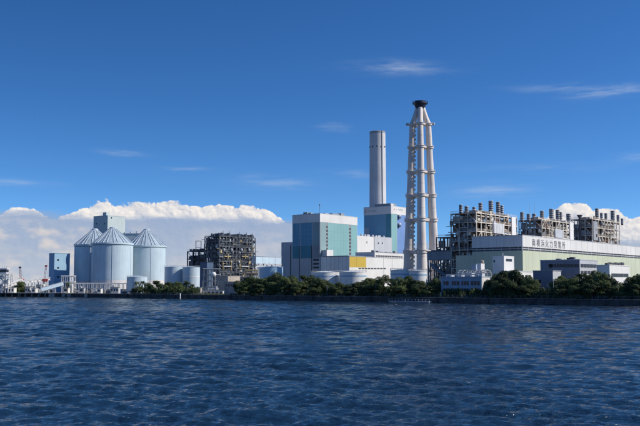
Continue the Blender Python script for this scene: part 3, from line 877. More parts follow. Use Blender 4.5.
# ------------------------------------------------------------------ wharf clutter on the left
def truss_gallery(name, label, p0, p1, w, h, m, legs=3, group=None, panel_m=None):
    p0, p1 = Vector(p0), Vector(p1)
    t = thing(name, label, 'conveyor', (p0.x, p0.y, GZ), 0)
    o = Vector((p0.x, p0.y, GZ)); a = p0 - o; b = p1 - o
    d = (b - a)
    side = Vector((-d.y, d.x, 0)).normalized() * (w / 2)
    bar('gallery', t, a, b, h, panel_m or m, w) if False else None
    up = Vector((0, 0, h))
    for s in (-1, 1):
        bar('bottom_chord', t, a + side * s, b + side * s, .45, m)
        bar('top_chord', t, a + side * s + up, b + side * s + up, .45, m)
    n = max(3, int(d.length / 3.2))
    for i in range(n):
        q0 = a + d * (i / n); q1 = a + d * ((i + 1) / n)
        for s in (-1, 1):
            bar('web', t, q0 + side * s + (up if i % 2 else Vector()), q1 + side * s + (Vector() if i % 2 else up), .28, m)
    mid = up * .35
    bar('belt_cover', t, a + mid, b + mid, w * .7, panel_m or m, h * .4)
    for i in range(legs):
        q = a + d * ((i + .5) / legs)
        for s in (-1, 1):
            bar('leg', t, (q.x + side.x * s * 1.5, q.y + side.y * s * 1.5, 0), q + side * s, .5, m)
    return t
truss_gallery('conveyor_gallery', 'white truss conveyor running level along the far left wharf', at(24, 283.5, 690), at(49, 280, 712), 3, 2.2, M_LSTEEL, 4, panel_m=M_WHITE)
truss_gallery('conveyor_gallery', 'white truss conveyor climbing from the left picture edge', at(4, 288.5, 676), at(22, 281.5, 690), 3, 2.0, M_WHITE, 3, panel_m=M_WHITE)
f0 = at(41, 289.6, 664); f1 = at(63, 283.6, 672)
cg = thing('conveyor_gallery', 'pale blue enclosed conveyor sloping up in front of the transfer tower', 'conveyor', (f0.x, f0.y, GZ), 0)
o_ = Vector((f0.x, f0.y, GZ))
bar('gallery', cg, f0 - o_ , f1 - o_, 2.4, M_SKYL, 2.6)
bar('roof', cg, f0 - o_ + Vector((0, 0, 1.35)), f1 - o_ + Vector((0, 0, 1.35)), 2.8, M_LSTEEL, .25)
for k in (.35, .65, .95):
    q = (f0 - o_).lerp(f1 - o_, k)
    for s in (-1, 1): bar('leg', cg, (q.x, q.y + s, 0), (q.x, q.y + s, q.z - 1), .45, M_LSTEEL)
def jib_crane(px, base_py, top_py, depth, label, lean, white):
    b = at(px, HORIZON, depth); zt = at(px, top_py, depth).z - GZ; zb = at(px, base_py, depth).z - GZ
    t = thing('jib_crane', label, 'crane', (b.x, depth, GZ), 0, 'red wharf cranes')
    for sx in (-1, 1):
        for sy in (-1, 1):
            bar('leg', t, (sx * 2.2, sy * 2.2, 0), (sx * 1.1, sy * 1.1, zb - 1.6), .45, M_LSTEEL)
    box('cabin', t, -1.3, 1.4, -1.3, 1.3, zb - 1.7, zb + .4, M_RED)
    box('counterweight', t, 1.4, 2.5, -1, 1, zb - 1.2, zb + .4, M_RED)
    n = 6
    for i in range(n):
        a = Vector((lean * i / n, 0, zb + .9 + (zt - zb - .9) * i / n)); c = Vector((lean * (i + 1) / n, 0, zb + .9 + (zt - zb - .9) * (i + 1) / n))
        mm = white if i % 2 else M_RED
        for sx in (-.55, .55):
            bar('boom_chord', t, a + Vector((sx, 0, 0)), c + Vector((sx, 0, 0)), .24, mm)
        bar('boom_lacing', t, a + Vector((-.55, 0, 0)), c + Vector((.55, 0, 0)), .16, mm)
    box('boom_head', t, lean - .9, lean + .9, -.5, .5, zt - .6, zt + .7, M_RED if white is not M_RED else M_LOUV)
    pipe('hoist_rope', t, (lean, 0, zt), (2.6, 0, zb + .6), .1, M_LOUV)
jib_crane(20.5, 279, 267.5, 700, 'dark red wharf crane with slim upright boom near the left edge', -.8, M_RED)
jib_crane(44.5, 279.5, 266, 705, 'red and white wharf crane just left of the transfer tower', .9, M_WHITE)
# ship unloader / pump house at the far left
def unloader():
    b = at(3.5, HORIZON, 668)
    t = thing('ship_unloader', 'white steel unloading tower cut by the left picture edge', 'industrial tower', (b.x, 668, GZ + .75), 0)
    H = at(3, 267.5, 668).z - GZ - .75
    for sx in (-5, 0, 4.4):
        for sy in (-3, 3): bar('column', t, (sx, sy, 0), (sx, sy, H * .72), .6, M_WHITE)
    for z in (.18, .36, .54, .72):
        box('deck', t, -5.6, 5.0, -3.6, 3.6, H * z - .2, H * z + .1, M_LSTEEL)
        for sy in (-3.5, 3.5): bar('handrail', t, (-5.6, sy, H * z + 1.1), (5, sy, H * z + 1.1), .15, M_WHITE)
    for i in range(3):
        for (xa, xb) in ((-5, 0), (0, 4.4)):
            bar('brace', t, (xa, -3, H * .18 * (i + 1)), (xb, -3, H * .18 * (i + 2)), .3, M_WHITE)
    box('equipment_box', t, -4.5, -1, -2, 2, H * .18, H * .33, M_GREYW)
    box('equipment_box', t, .5, 4, -2.5, 2, H * .36, H * .5, M_WHITE)
    box('equipment_box', t, -4.8, -.4, -2.5, 2, H * .54, H * .68, M_WHITE)
    box('control_cabin', t, -2.2, 2.6, -2.4, 2.4, H * .74, H * .93, M_GREYW)
    box('cabin_window', t, -2.3, 2.7, -2.5, 2.5, H * .82, H * .9, M_GLASS)
    box('cabin_roof', t, -2.8, 3.2, -3, 3, H * .93, H * .97, M_WHITE)
    for x in (-1, .6, 2): pipe('mast', t, (x, 0, H * .97), (x, 0, H * 1.06), .2, M_MSTEEL)
unloader()
m_ = at(11.5, HORIZON, 690)
ms = thing('mast', 'thin dark lattice mast between the left tower and crane', 'mast', (m_.x, 690, GZ), 0)
zt = at(11.5, 274, 690).z - GZ
for s in (-.6, .6): bar('mast_leg', ms, (s * 1.6, 0, 0), (s * .3, 0, zt), .22, M_MSTEEL)
for i in range(6): bar('cross_tie', ms, (-.8 + i * .1, 0, zt * (i + 1) / 7), (.8 - i * .1, 0, zt * (i + 1.4) / 7), .16, M_MSTEEL)
# little sheds and pipe frames along the wharf
def shed(px0, px1, py_top, depth, m, label, roof=None, windows=0, z0=GZ, deep=6.0, name='shed', gable=False):
    a = at(px0, HORIZON, depth); b = at(px1, HORIZON, depth); H = at((px0 + px1) / 2, py_top, depth).z - z0
    t = thing(name, label, 'building', (a.x, depth, z0), 0)
    w = b.x - a.x
    box('wall', t, 0, w, 0, deep, 0, H - .3, m)
    box('roof', t, -.25, w + .25, -.25, deep + .25, H - .3, H, roof or M_ROOF)
    for i in range(windows):
        xc = w * (i + .5) / windows
        wd = box('window', t, xc - w / windows * .28, xc + w / windows * .28, -.05, .1, H * .38, H * .72, M_GLASS)
    box('door', t, w * .04, w * .04 + min(1.1, w * .12), -.06, .1, 0, min(2.1, H * .7), M_GREY)
    return t
shed(9, 14, 287.5, 672, M_WHITE, 'small white shed near the foot of the left tower', windows=2)
shed(14.5, 18.5, 285.5, 690, M_GREYW, 'tall grey white cabin left of the small wharf tree', windows=1)
shed(25, 30, 287, 680, M_GREYW, 'grey white shed right of the small wharf tree', windows=2)
shed(31.5, 35.5, 288, 676, M_WHITE, 'low white hut below the level conveyor', windows=1)
shed(36, 41, 284.5, 700, M_GREYW, 'taller grey hut behind the pale blue sloping conveyor', windows=1)
def pipe_frame(px0, px1, py0, depth, bays, levels, m, label, name='pipe_rack', deep=5.0, fill=None, seed=1):
    rng = random.Random(seed)
    a = at(px0, HORIZON, depth); b = at(px1, HORIZON, depth); H = at((px0 + px1) / 2, py0, depth).z - GZ
    t = thing(name, label, 'pipe rack', (a.x, depth, GZ), 0)
    w = b.x - a.x
    for i in range(bays + 1):
        for y in (0, deep): bar('column', t, (w * i / bays, y, 0), (w * i / bays, y, H), .5, m)
    for k in range(levels):
        z = H * (k + 1) / levels
        for y in (0, deep): bar('beam', t, (0, y, z - .2), (w, y, z - .2), .42, m)
        for i in range(bays + 1): bar('beam', t, (w * i / bays, 0, z - .21), (w * i / bays, deep, z - .21), .36, m)
        for j in range(3):
            y = deep * (j + .7) / 4
            pipe('pipe', t, (-1, y, z + .25), (w + 1, y, z + .25), rng.uniform(.35, .7), fill or m)
    for i in range(bays):
        if rng.random() < .4: bar('brace', t, (w * i / bays, 0, 0), (w * (i + 1) / bays, 0, H / levels), .26, m)
        if rng.random() < .5:
            h0 = rng.uniform(.25, .6) * H / levels * 1.2
            box('equipment_box', t, w * (i + .2) / bays, w * (i + .75) / bays, 1, 4, 0, h0, rng.choice([M_GREYW, M_WHITE, M_MSTEEL, M_GREY]))
    return t
def drums(px0, px1, depth, n, seed, label):
    rng = random.Random(seed)
    a = at(px0, HORIZON, depth); w = (px1 - px0) * depth / FPX
    t = thing('wharf_plant', label, 'pipework', (a.x, depth, GZ), 0)
    for i in range(n):
        x = w * (i + rng.uniform(.1, .9)) / n; y = rng.uniform(0, 9); h = rng.uniform(1.5, 7)
        k = rng.random(); m = rng.choice([M_WHITE, M_LSTEEL, M_GREYW, M_MSTEEL, M_CONC])
        if k < .35: box('cabinet', t, x - rng.uniform(.6, 1.8), x + rng.uniform(.6, 1.8), y, y + 2, 0, h * .7, m)
        elif k < .6: lathe('drum', t, [(rng.uniform(.6, 1.4), 0), (1.0, h), (.3, h + .6)], m, 12, loc=(x, y, 0))
        elif k < .8: pipe('pole', t, (x, y, 0), (x, y, h + 3), .2, m)
        else:
            pipe('pipe', t, (x - 3, y, h * .6), (x + 3, y, h * .6), .5, m)
            for s in (-2.5, 2.5): bar('support', t, (x + s, y, 0), (x + s, y, h * .6 - .2), .25, m)
drums(-6, 26, 684, 26, 61, 'pale scatter of drums and pipes along the far left wharf')
drums(26, 50, 694, 22, 62, 'pale scatter of cabinets and pipes under the level conveyor')
drums(70, 128, 686, 26, 63, 'low scatter of cabinets and pipes before the silo feet')
drums(200, 236, 640, 20, 64, 'scatter of pale drums and pipes below the dark boiler frame')
pipe_frame(70, 131, 283.6, 700, 14, 1, M_WHITE, 'white post and beam pipe rack along the feet of the silos', seed=4)
pipe_frame(61.5, 73.5, 276.3, 695, 3, 3, M_WHITE, 'tall white steel frame between transfer tower and left silo', seed=5)
shed(63, 68, 287.5, 680, M_WHITE, 'small white hut under the tall steel frame by the tower', windows=1)
shed(79, 84, 287.8, 684, M_GREYW, 'grey hut under the pipe rack at the left silo', windows=1)
shed(97, 101, 288.4, 676, M_WHITE, 'low white hut under the pipe rack before the front silo', windows=1)
shed(110.5, 118.5, 287.2, 672, M_GREYW, 'pale shed with shallow roof under the right of the front silo', windows=3)
shed(128, 134, 290, 640, M_WHITE, 'white boat hut on the quay left of the palms', windows=1)
shed(181.5, 193, 288.4, 585, M_WHITE, 'white flat roofed hut by the water left of the gatehouse', windows=3)
shed(193.6, 200.6, 287.4, 580, M_BEIGE, 'small cream hut with two windows by the water', windows=2)
shed(203, 223, 290.6, 585, M_WHITE, 'long low white shed below the dark boiler frame', windows=5)

# ------------------------------------------------------------------ steel boiler frames
def steel_frame(t, L, W, levels, na, nb, m_lit, m_dark, rng, deck_m, equip, brace=.4, col=.8, x0=0.0, y0=0.0, rails=True, fill=.75):
    """columns, beams, decks, braces, ducts and pipes of an open boiler frame; each member a part"""
    xs = [x0 + L * i / na for i in range(na + 1)]; ys = [y0 + W * j / nb for j in range(nb + 1)]
    H = levels[-1]
    for i, x in enumerate(xs):
        for j, y in enumerate(ys):
            bar('column', t, (x, y, 0), (x, y, H), col, m_lit if j == 0 or i == 0 else m_dark)  # outer rows coloured as lit steel, inner ones as shaded
    zs = [0.0] + list(levels)
    for k in range(1, len(zs)):
        z = zs[k]
        for j, y in enumerate(ys):
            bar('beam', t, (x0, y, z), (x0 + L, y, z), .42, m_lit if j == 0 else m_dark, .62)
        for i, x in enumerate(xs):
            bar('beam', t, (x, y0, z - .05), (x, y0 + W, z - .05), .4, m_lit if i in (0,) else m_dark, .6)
        box('deck', t, x0 + .5, x0 + L - .5, y0 + .5, y0 + W - .5, z + .1, z + .25, deck_m)
        if rails:
            for (p, q) in (((x0, y0 - .3), (x0 + L, y0 - .3)), ((x0 - .3, y0), (x0 - .3, y0 + W))):
                for hz in (.6, 1.15): bar('handrail', t, (*p, z + .3 + hz), (*q, z + .3 + hz), .13, m_lit)
        zb = zs[k - 1]
        for i in range(na):
            if rng.random() < brace:
                a, b = (xs[i], xs[i + 1]) if rng.random() < .5 else (xs[i + 1], xs[i])
                bar('brace', t, (a, y0, zb), (b, y0, z), .38, m_lit)
            if rng.random() < fill:
                m, kind = rng.choice(equip)
                hz = (z - zb)
                ya = y0 + rng.uniform(1.2, W * .45); yb = min(y0 + W - .8, ya + rng.uniform(2.5, W * .5))
                xa = xs[i] + rng.uniform(.6, 1.6); xb = xs[i + 1] - rng.uniform(.4, 1.6)
                if kind == 'box':
                    box('duct', t, xa, xb, ya, yb, zb + .4 + rng.uniform(0, .2) * hz, zb + hz * rng.uniform(.55, .92), m)
                elif kind == 'drum':
                    D = min(hz * .6, 3.4, yb - ya)
                    pipe('vessel', t, (xa, ya, zb + hz * .55), (xb, ya, zb + hz * .55), D, m)
                else:
                    for q in range(rng.randint(2, 4)):
                        xx = rng.uniform(xs[i] + .5, xs[i + 1] - .5); yy = y0 + rng.uniform(.3, 2.0)
                        pipe('pipe', t, (xx, yy, zb + .1), (xx, yy, z - .1), rng.uniform(.35, .9), m)
        for i in range(max(1, na // 3)):
            xa = rng.uniform(x0, x0 + L * .6); xb = xa + rng.uniform(.2, .4) * L
            zz = zb + (z - zb) * rng.uniform(.25, .85)
            pipe('pipe', t, (xa, y0 + .2 + rng.random(), zz), (min(xb, x0 + L), y0 + .2 + rng.random(), zz), rng.uniform(.4, .9), rng.choice(equip)[0])
        for j in range(nb):
            if rng.random() < brace:
                bar('brace', t, (x0, ys[j], zb), (x0, ys[j + 1], z), .38, m_lit)
            if rng.random() < fill:
                m, kind = rng.choice(equip)
                box('duct', t, x0 + .8, x0 + 3.5, ys[j] + .8, ys[j + 1] - .8, zb + .3, zb + (z - zb) * rng.uniform(.4, .85), m)
    return xs, ys, H
def clutter(t, rng, L, W, H, n, mats, y_out=1.2):
    """small pipes, bulbs, valves, cable trays and cabinets on the two visible faces"""
    for i in range(n):
        m = rng.choice(mats); z = rng.uniform(1, H * .97)
        if rng.random() < .62: x, y, du = rng.uniform(0, L), rng.uniform(-y_out * .6, 2.2), Vector((1, 0, 0))
        else: x, y, du = rng.uniform(-y_out * .6, 1.6), rng.uniform(0, W), Vector((0, 1, 0))
        p = Vector((x, y, z)); k = rng.random()
        if k < .34:
            pipe('pipe', t, p, p + du * rng.uniform(2, 7), rng.uniform(.25, .6), m)
        elif k < .62:
            pipe('pipe', t, p, p + Vector((0, 0, min(rng.uniform(2, 8), H - z))), rng.uniform(.25, .6), m)
        elif k < .82:
            a, b, c = rng.uniform(.4, 1.3), rng.uniform(.4, 1.0), rng.uniform(.5, 1.6)
            box('cabinet', t, x - a, x + a, y - b, y + b, z - c, z + c, m)
        else:
            r = rng.uniform(.6, 1.3)
            pipe('bulb_vessel', t, p - Vector((0, 0, r)), p + Vector((0, 0, r)), r * 1.7, m)
def zigzag_stair(t, x, y, levels, m, w=4.0):
    zb = 0.0
    for k, z in enumerate(levels):
        zm = (zb + z) / 2
        bar('stair_flight', t, (x, y, zb), (x + w, y, zm), .9, m, .25)
        bar('stair_flight', t, (x + w, y + 1.0, zm), (x, y + 1.0, z), .9, m, .25)
        box('stair_landing', t, x + w - .2, x + w + 1.1, y - .5, y + 1.5, zm - .1, zm + .05, m)
        for dx_ in (-.3, w + 1.0): bar('stair_post', t, (x + dx_, y + .5, zb), (x + dx_, y + .5, z), .25, m)
        zb = z
def exhaust_stack(t, f, px, py0, py1, wpx, off, m=None, L_=None, H=None):
    """vent silencer on the roof; located on the plane `off` metres behind the sunlit face"""
    tt, z1 = f.A(px, py0, off); z0 = min(f.A(px, py1, off)[1], H if H else 1e9)
    c = f.c + f.a * tt + f.b * off
    D = wpx * c.y / FPX
    s = lathe('exhaust_stack', t, [(D / 2 * .8, z0 - .2), (D / 2, z0 + 1.0), (D / 2, z1 - .3), (D / 2 * .93, z1)], m or M_STACK, 20, loc=(tt, off, 0))
    nb_ = max(2, int((z1 - z0) / 1.25))
    for i in range(nb_):
        z = z0 + 1.2 + (z1 - z0 - 1.6) * i / max(1, nb_ - 1)
        lathe('band', s, [(D / 2 + .1, z), (D / 2 + .1, z + .42)], M_STACKB, 20)
    return s

# --- gas fired units behind the turbine hall -------------------------------
HALL = Frame(522.3, 234.7, 480)
Wh = HALL.B(472, 238)[0]
# common line of the three units, a few metres behind the hall
def unit_frame(px, py, label, Lx, seed, stacks, W=16.0, extra=None, off=Wh + 3.0):
    t0, z = HALL.A(px, py, off)
    c = HALL.c + HALL.b * off + HALL.a * t0
    f = Frame.__new__(Frame)
    f.c = c; f.rot = ROT; f.z0 = GZ; f.a = HALL.a; f.b = HALL.b; f.loc = (c.x, c.y, GZ)
    f.h = z
    rng = random.Random(seed)
    t = thing('boiler_unit', label, 'boiler', f.loc, ROT, 'gas fired boiler units behind the hall')
    H = f.h
    lv = [H * k / 9 for k in range(1, 10)]
    equip = [(M_CREAM, 'box'), (M_BRSTEEL, 'box'), (M_RUST, 'pipe'), (M_BRSTEEL, 'drum'), (M_CREAM, 'pipe'), (M_MSTEEL, 'box'), (M_LSTEEL, 'pipe'), (M_BRSTEEL, 'box'), (M_MSTEEL, 'drum')]
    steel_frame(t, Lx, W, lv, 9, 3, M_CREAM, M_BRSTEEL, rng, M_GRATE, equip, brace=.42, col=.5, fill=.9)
    clutter(t, rng, Lx, W, H, 290, [M_CREAM, M_CREAM, M_BRSTEEL, M_LSTEEL, M_RUST, M_MSTEEL])
    # enclosed furnace core in the middle of the frame
    box('furnace_casing', t, Lx * .07, Lx * .9, W * .5, W * .92, 1, H * .9, M_BRSTEEL)
    box('roof_duct', t, Lx * .2, Lx * .55, W * .4, W * .85, H + .3, H + 2.2, M_CREAM)
    box('roof_duct', t, Lx * .6, Lx * .92, W * .35, W * .8, H + .3, H + 1.6, M_MSTEEL)
    for i in range(18):
        x = Lx * (i + .3) / 18.5; yq = rng.uniform(.02, .6)
        box('roof_unit', t, x, x + rng.uniform(.6, 2.4), W * yq, W * (yq + rng.uniform(.06, .2)), H + .3, H + rng.uniform(1, 2.4), rng.choice([M_CREAM, M_BRSTEEL, M_LSTEEL]))
    for (spx, sy0, sy1, sw) in stacks: exhaust_stack(t, f, spx, sy0, sy1, sw, W * .5, H=H + .3)
    return t, f, H
u1, fu1, H1 = unit_frame(476, 212.6, 'nearest cream steel boiler frame with a cluster of banded vents', 52, 21,
    [(460.8, 204.8, 214, 3.6), (466.5, 206.3, 214, 3.8), (474, 207, 213, 3.4), (480.5, 203, 214, 4.0), (490.8, 201, 214, 4.6), (498, 202, 214, 4.0), (501.8, 205.5, 214, 3.2)], W=16.5)
panA('louvre_panel', u1, fu1, 492.5, 502.3, 223.5, 233.5, M_WHITE, proud=1.0)
for i in range(6): panA('louvre_slat', u1, fu1, 492.8 + i * 1.6, 493.6 + i * 1.6, 224, 233, M_LSTEEL, proud=1.12)
panA('lift_shaft', u1, fu1, 511, 515, 217, 238, M_WHITE, proud=.6)
u2, fu2, H2 = unit_frame(541.5, 219.5, 'middle cream and brown boiler frame above the hall sign', 51, 22,
    [(522, 212.2, 222, 3.8), (528.6, 214, 222, 3.8), (534, 213.8, 221, 3.8), (542, 211, 221, 4.0), (551.3, 209, 221, 4.4), (557.5, 209.8, 221, 3.8), (560.5, 212, 221, 3.2), (568.5, 213.8, 221, 4.4)])
panA('louvre_panel', u2, fu2, 554, 562, 229.5, 238, M_GREYW, proud=1.0)
for i in range(5): panA('louvre_slat', u2, fu2, 554.4 + i * 1.6, 555.2 + i * 1.6, 230, 237.6, M_LSTEEL, proud=1.12)
panA('lift_shaft', u2, fu2, 569.3, 572.8, 222.5, 240, M_WHITE, proud=.6)
u3, fu3, H3 = unit_frame(592, 218.8, 'farthest grey brown boiler frame at the right end of the hall', 55, 23,
    [(596.8, 208.5, 219, 3.6), (601.4, 213, 219.5, 2.8), (605.8, 213.2, 219.5, 2.8), (612.6, 210.8, 220, 4.0), (618, 215, 221, 2.8), (622, 218.5, 222, 2.4)])
# funnel topped vent at the left face of the far unit
tt, zz = fu3.B(580.5, 215)
lathe('funnel_vent', u3, [(.9, 0), (.9, zz - 2.2), (2.1, zz - .4), (2.1, zz)], M_STACK, 16, loc=(-1.5, tt, 0))
box('side_casing', u3, .9, 9, -.6, 1.0, H3 * .72, H3 * .97, M_GREY)
ant = at(540, HORIZON, 620)
for k, px in enumerate((529.5, 534.5)):
    q = at(px, 203, 600)
    mo = thing('antenna_mast', ('left' if k == 0 else 'right') + ' of two hair thin masts above the middle boiler frame', 'mast', (q.x, 600, GZ), 0)
    pipe('pole', mo, (0, 0, 0), (0, 0, q.z - GZ), .16, M_LSTEEL)
    for z in (.55, .75): bar('spreader', mo, (-.5, 0, (q.z - GZ) * z), (.5, 0, (q.z - GZ) * z), .12, M_LSTEEL)
# lower service tower and platforms left of the nearest unit
f = fu1
sv = thing('service_frame', 'brown steel stair frame at the left end of the boilers', 'steel frame',
           tuple(Vector((*(f.c + f.a * 1.0 + f.b * 17.5), GZ))), ROT)
rng = random.Random(5)
steel_frame(sv, 9, 9.5, [H1 * k for k in (.12, .24, .36, .48, .6, .72)], 2, 2, M_BRSTEEL, M_BRSTEEL, rng, M_GRATE, [(M_BRSTEEL, 'box'), (M_CREAM, 'pipe'), (M_RUST, 'pipe')], brace=.5, col=.6)
zigzag_stair(sv, 1, -1.4, [H1 * k for k in (.12, .24, .36, .48, .6, .72)], M_CREAM)

# --- turbine hall -----------------------------------------------------------
f = HALL
hall = thing('turbine_hall', 'long pale green hall with white top band carrying the station name', 'building', f.loc, f.rot)
HH = f.h; LH = 330.0
zs0 = f.A(522.3, 246.6)[1]; zs1 = f.A(522.3, 250.4)[1]
box('wall', hall, 0, LH, 0, Wh, 0, zs1, M_PGREEN)
box('louvre_strip', hall, .35, LH - .35, .35, Wh - .35, zs1, zs0, M_LOUV)
zm = (zs0 + zs1) / 2
box('louvre_blade', hall, .1, LH - .1, .1, Wh - .1, zm - .22, zm + .22, M_GREYW)
nb = 44
for i in range(nb + 1): box('strip_post', hall, LH * i / nb - .15, LH * i / nb + .15, .12, .5, zs1, zs0, M_GREYW)
for i in range(6): box('strip_post', hall, .12, .5, Wh * (i + .5) / 6 - .15, Wh * (i + .5) / 6 + .15, zs1, zs0, M_GREY)
box('top_band', hall, -.1, LH + .1, -.1, Wh + .1, zs0, HH - .35, M_WHITE)
box('roof_edge', hall, -.25, LH + .25, -.25, Wh + .25, HH - .35, HH, M_GREYW)
for i in range(38):
    x = 4 + i * 8.6
    box('cladding_joint', hall, x - .06, x + .06, -.14, .1, zs0 + .05, HH - .4, M_GREYW)
    box('cladding_joint', hall, x - .06, x + .06, -.04, .1, 0, zs1 - .05, M_HEAD)
for i in range(5):
    y = Wh * (i + 1) / 6
    box('cladding_joint', hall, -.14, .1, y - .06, y + .06, zs0 + .05, HH - .4, M_GREYW)
# lower step at the left end of the hall
tW = f.B(455.5, 262)[0]
zL = f.B(458, 255.5)[1]
box('low_wing', hall, .4, 60, Wh - .3, tW, 0, zL, M_PGREEN)
# name on the white band
ta = f.A(531.2, 242)[0]; tb = f.A(565.4, 244)[0]
txt = '南横浜火力発電所'
size = (tb - ta) / len(txt)
zc = f.A(531, 245.4)[1]
def place(i):
    return Matrix.Translation((ta + size * (i + .5), -.13, zc)) @ Matrix.Rotation(rad(90), 4, 'X') @ Matrix.Diagonal((1.0, 1.0, 1.0, 1.0))
letters(hall, txt, 4.5, M_SIGN, place, .06, name='sign_character')

# --- buildings before the hall ----------------------------------------------
f = Frame(503.8, 255.9, 455)
st_ = thing('stair_block', 'tall narrow white stair block with slot window before the hall', 'building', f.loc, f.rot)
L_ = f.A(514, 257)[0]; W_ = f.B(492.6, 257)[0]
box('wall', st_, 0, L_, 0, W_, 0, f.h - .4, M_WHITE)
box('parapet', st_, -.12, L_ + .12, -.12, W_ + .12, f.h - .4, f.h, M_WHITE)
panA('window', st_, f, 506, 511.8, 259, 261.4, M_GLASS)
pipe('roof_vent', st_, (1.2, 1.2, f.h), (1.2, 1.2, f.h + 1.4), .5, M_LSTEEL)
panB('window', st_, f, 493.6, 495, 260, 262.5, M_GLASS)

f = Frame(481.5, 276.4, 410)
of = thing('office_building', 'two storey pale blue office with window rows behind the hedge', 'building', f.loc, f.rot)
L_ = f.A(490, 277)[0]; W_ = f.B(441, 276.5)[0]
box('wall', of, 0, L_, 0, W_, 0, f.h - .5, M_OFFICE)
box('parapet', of, -.2, L_ + .2, -.2, W_ + .2, f.h - .5, f.h, M_OFFICE)
box('end_wall', of, .3, L_ - .3, -.12, .2, 0, f.h - .55, M_WHITE)
wx = [(443.5, 445), (445.6, 448.6), (451.8, 453.6), (454.2, 456), (456.6, 459.4), (461.5, 463.3), (463.9, 466), (466.6, 468.6), (470.8, 473.4), (474, 476.6), (477.2, 479.6)]
for a, b in wx:
    w = panB('window', of, f, a, b, 281.2, 285.2, M_GLASS, proud=.06)
    panB('window', of, f, a, b, 288.4, 291.5, M_GLASS, proud=.06)
panA('door', of, f, 483, 484.6, 288, 293, M_GREY)
panA('window', of, f, 483.6, 485.8, 281.5, 285, M_GLASS)
# rooftop pipework of the office
for i in range(4):
    y0 = W_ * (i + .15) / 4
    box('roof_unit', of, 2, 5, y0, y0 + 3.0, f.h, f.h + random.uniform(.7, 1.6), random.choice([M_LSTEEL, M_GREYW]))
pipe_y = [W_ * .1, W_ * .9]
pipe('roof_pipe', of, (1.2, pipe_y[0], f.h + .9), (1.2, pipe_y[1], f.h + .9), .4, M_LSTEEL)
for i in range(9):
    yy = pipe_y[0] + (pipe_y[1] - pipe_y[0]) * i / 8
    bar('pipe_support', of, (1.2, yy, f.h), (1.2, yy, f.h + .9), .15, M_LSTEEL)
# arched pipe rack and hopper between office and hall
f = Frame(487, 271, 436)
ar = thing('arched_pipe_rack', 'arched pale pipe rack rising behind the blue office roof', 'pipe rack', f.loc, f.rot)
for k in range(7):
    y = k * 2.3
    n = 7
    R_ = 4.4
    zc = f.h - 1.5
    bar('column', ar, (-R_, y, 0), (-R_, y, zc - .5), .3, M_LSTEEL)
    bar('column', ar, (R_, y, 0), (R_, y, zc - .5), .3, M_LSTEEL)
    for i in range(n):
        a0, a1 = math.pi * i / n, math.pi * (i + 1) / n
        bar('arch_segment', ar, (-R_ * math.cos(a0), y, zc - .5 + 2.6 * math.sin(a0)), (-R_ * math.cos(a1), y, zc - .5 + 2.6 * math.sin(a1)), .28, M_LSTEEL)
for i in range(8):
    a0 = math.pi * i / 7
    pipe('pipe', ar, (-R_ * math.cos(a0), -.5, zc - .5 + 2.6 * math.sin(a0)), (-R_ * math.cos(a0), 14.5, zc - .5 + 2.6 * math.sin(a0)), .32, M_GREYW)
f = Frame(481, 263.4, 438)
hp = thing('hopper_house', 'small white plant housing with cream drum before the dark hall end', 'building', f.loc, f.rot)
L_ = f.A(484.6, 264)[0]; W_ = f.B(477, 264)[0]
box('wall', hp, 0, L_, 0, W_, 0, f.h, M_WHITE)
box('ledge', hp, -.3, L_ + .3, -.3, W_ + .3, f.h * .72, f.h * .76, M_LSTEEL)
lathe('drum', hp, [(1.0, f.h), (1.0, f.h + 1.3), (.6, f.h + 1.6)], M_BEIGE, 16, loc=(L_ * .6, W_ * .3, 0))
f = Frame(476, 264, 446)
hb = thing('blue_plant_room', 'small blue plant room left of the white plant housing', 'building', f.loc, f.rot)
W_ = f.B(471.5, 264)[0]
box('wall', hb, 0, 5, 0, W_, 0, f.h - .3, M_OFFICE); box('roof_edge', hb, -.2, 5.2, -.2, W_ + .2, f.h - .3, f.h, M_OFFICE)
# low white range behind the big tree clump
f = Frame(513, 270.8, 444)
lw = thing('low_white_range', 'low white range showing behind the big tree clump', 'building', f.loc, f.rot)
L_ = f.A(534, 272)[0]
box('wall', lw, 0, L_, 0, 8, 0, f.h - .4, M_WHITE); box('roof_edge', lw, -.2, L_ + .2, -.2, 8.2, f.h - .4, f.h, M_GREYW)
for i in range(5): panA('window', lw, f, 515 + i * 3.4, 517 + i * 3.4, 275, 278, M_GLASS)

# right hand office range
f = Frame(579.6, 259.2, 412)
o1 = thing('office_building', 'larger grey office with window band above the right trees', 'building', f.loc, f.rot)
L_ = f.A(597.4, 262)[0]; W_ = f.B(540.2, 259.6)[0]
box('wall', o1, 0, L_, 0, W_, 0, f.h - .4, M_GREYW)
box('parapet', o1, -.15, L_ + .15, -.15, W_ + .15, f.h - .4, f.h, M_GREYW)
for i in range(5): panA('window', o1, f, 580.6 + i * 3.2, 583.4 + i * 3.2, 264.0 + i * .12, 267.4 + i * .1, M_GLASS)
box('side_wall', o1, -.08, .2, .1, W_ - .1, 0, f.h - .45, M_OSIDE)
for i in range(11):
    a = 548.5 + i * 2.8
    panB('window', o1, f, a, a + 2.4, 264.2, 267.4, M_GLASS)
panB('louvre', o1, f, 549.5, 552.5, 264, 268.5, M_LOUV)
for i in range(4): panA('window', o1, f, 580.8 + i * 3.4, 583.4 + i * 3.4, 271, 274, M_GLASS)
for k, px in enumerate((556, 567, 570)):
    tt = f.B(px, 258)[0]
    box('roof_unit', o1, 2, 4, tt - 1, tt + 1, f.h, f.h + (.5, .8, 1.1)[k], M_LOUV)
for px in (555, 567):
    tt = f.B(px, 258)[0]
    pipe('antenna', o1, (3, tt, f.h), (3, tt, f.h + 3), .1, M_LSTEEL)
f = Frame(552.8, 270.3, 405)
sh = thing('grey_shed', 'plain grey shed between the big tree clump and the right office', 'building', f.loc, f.rot)
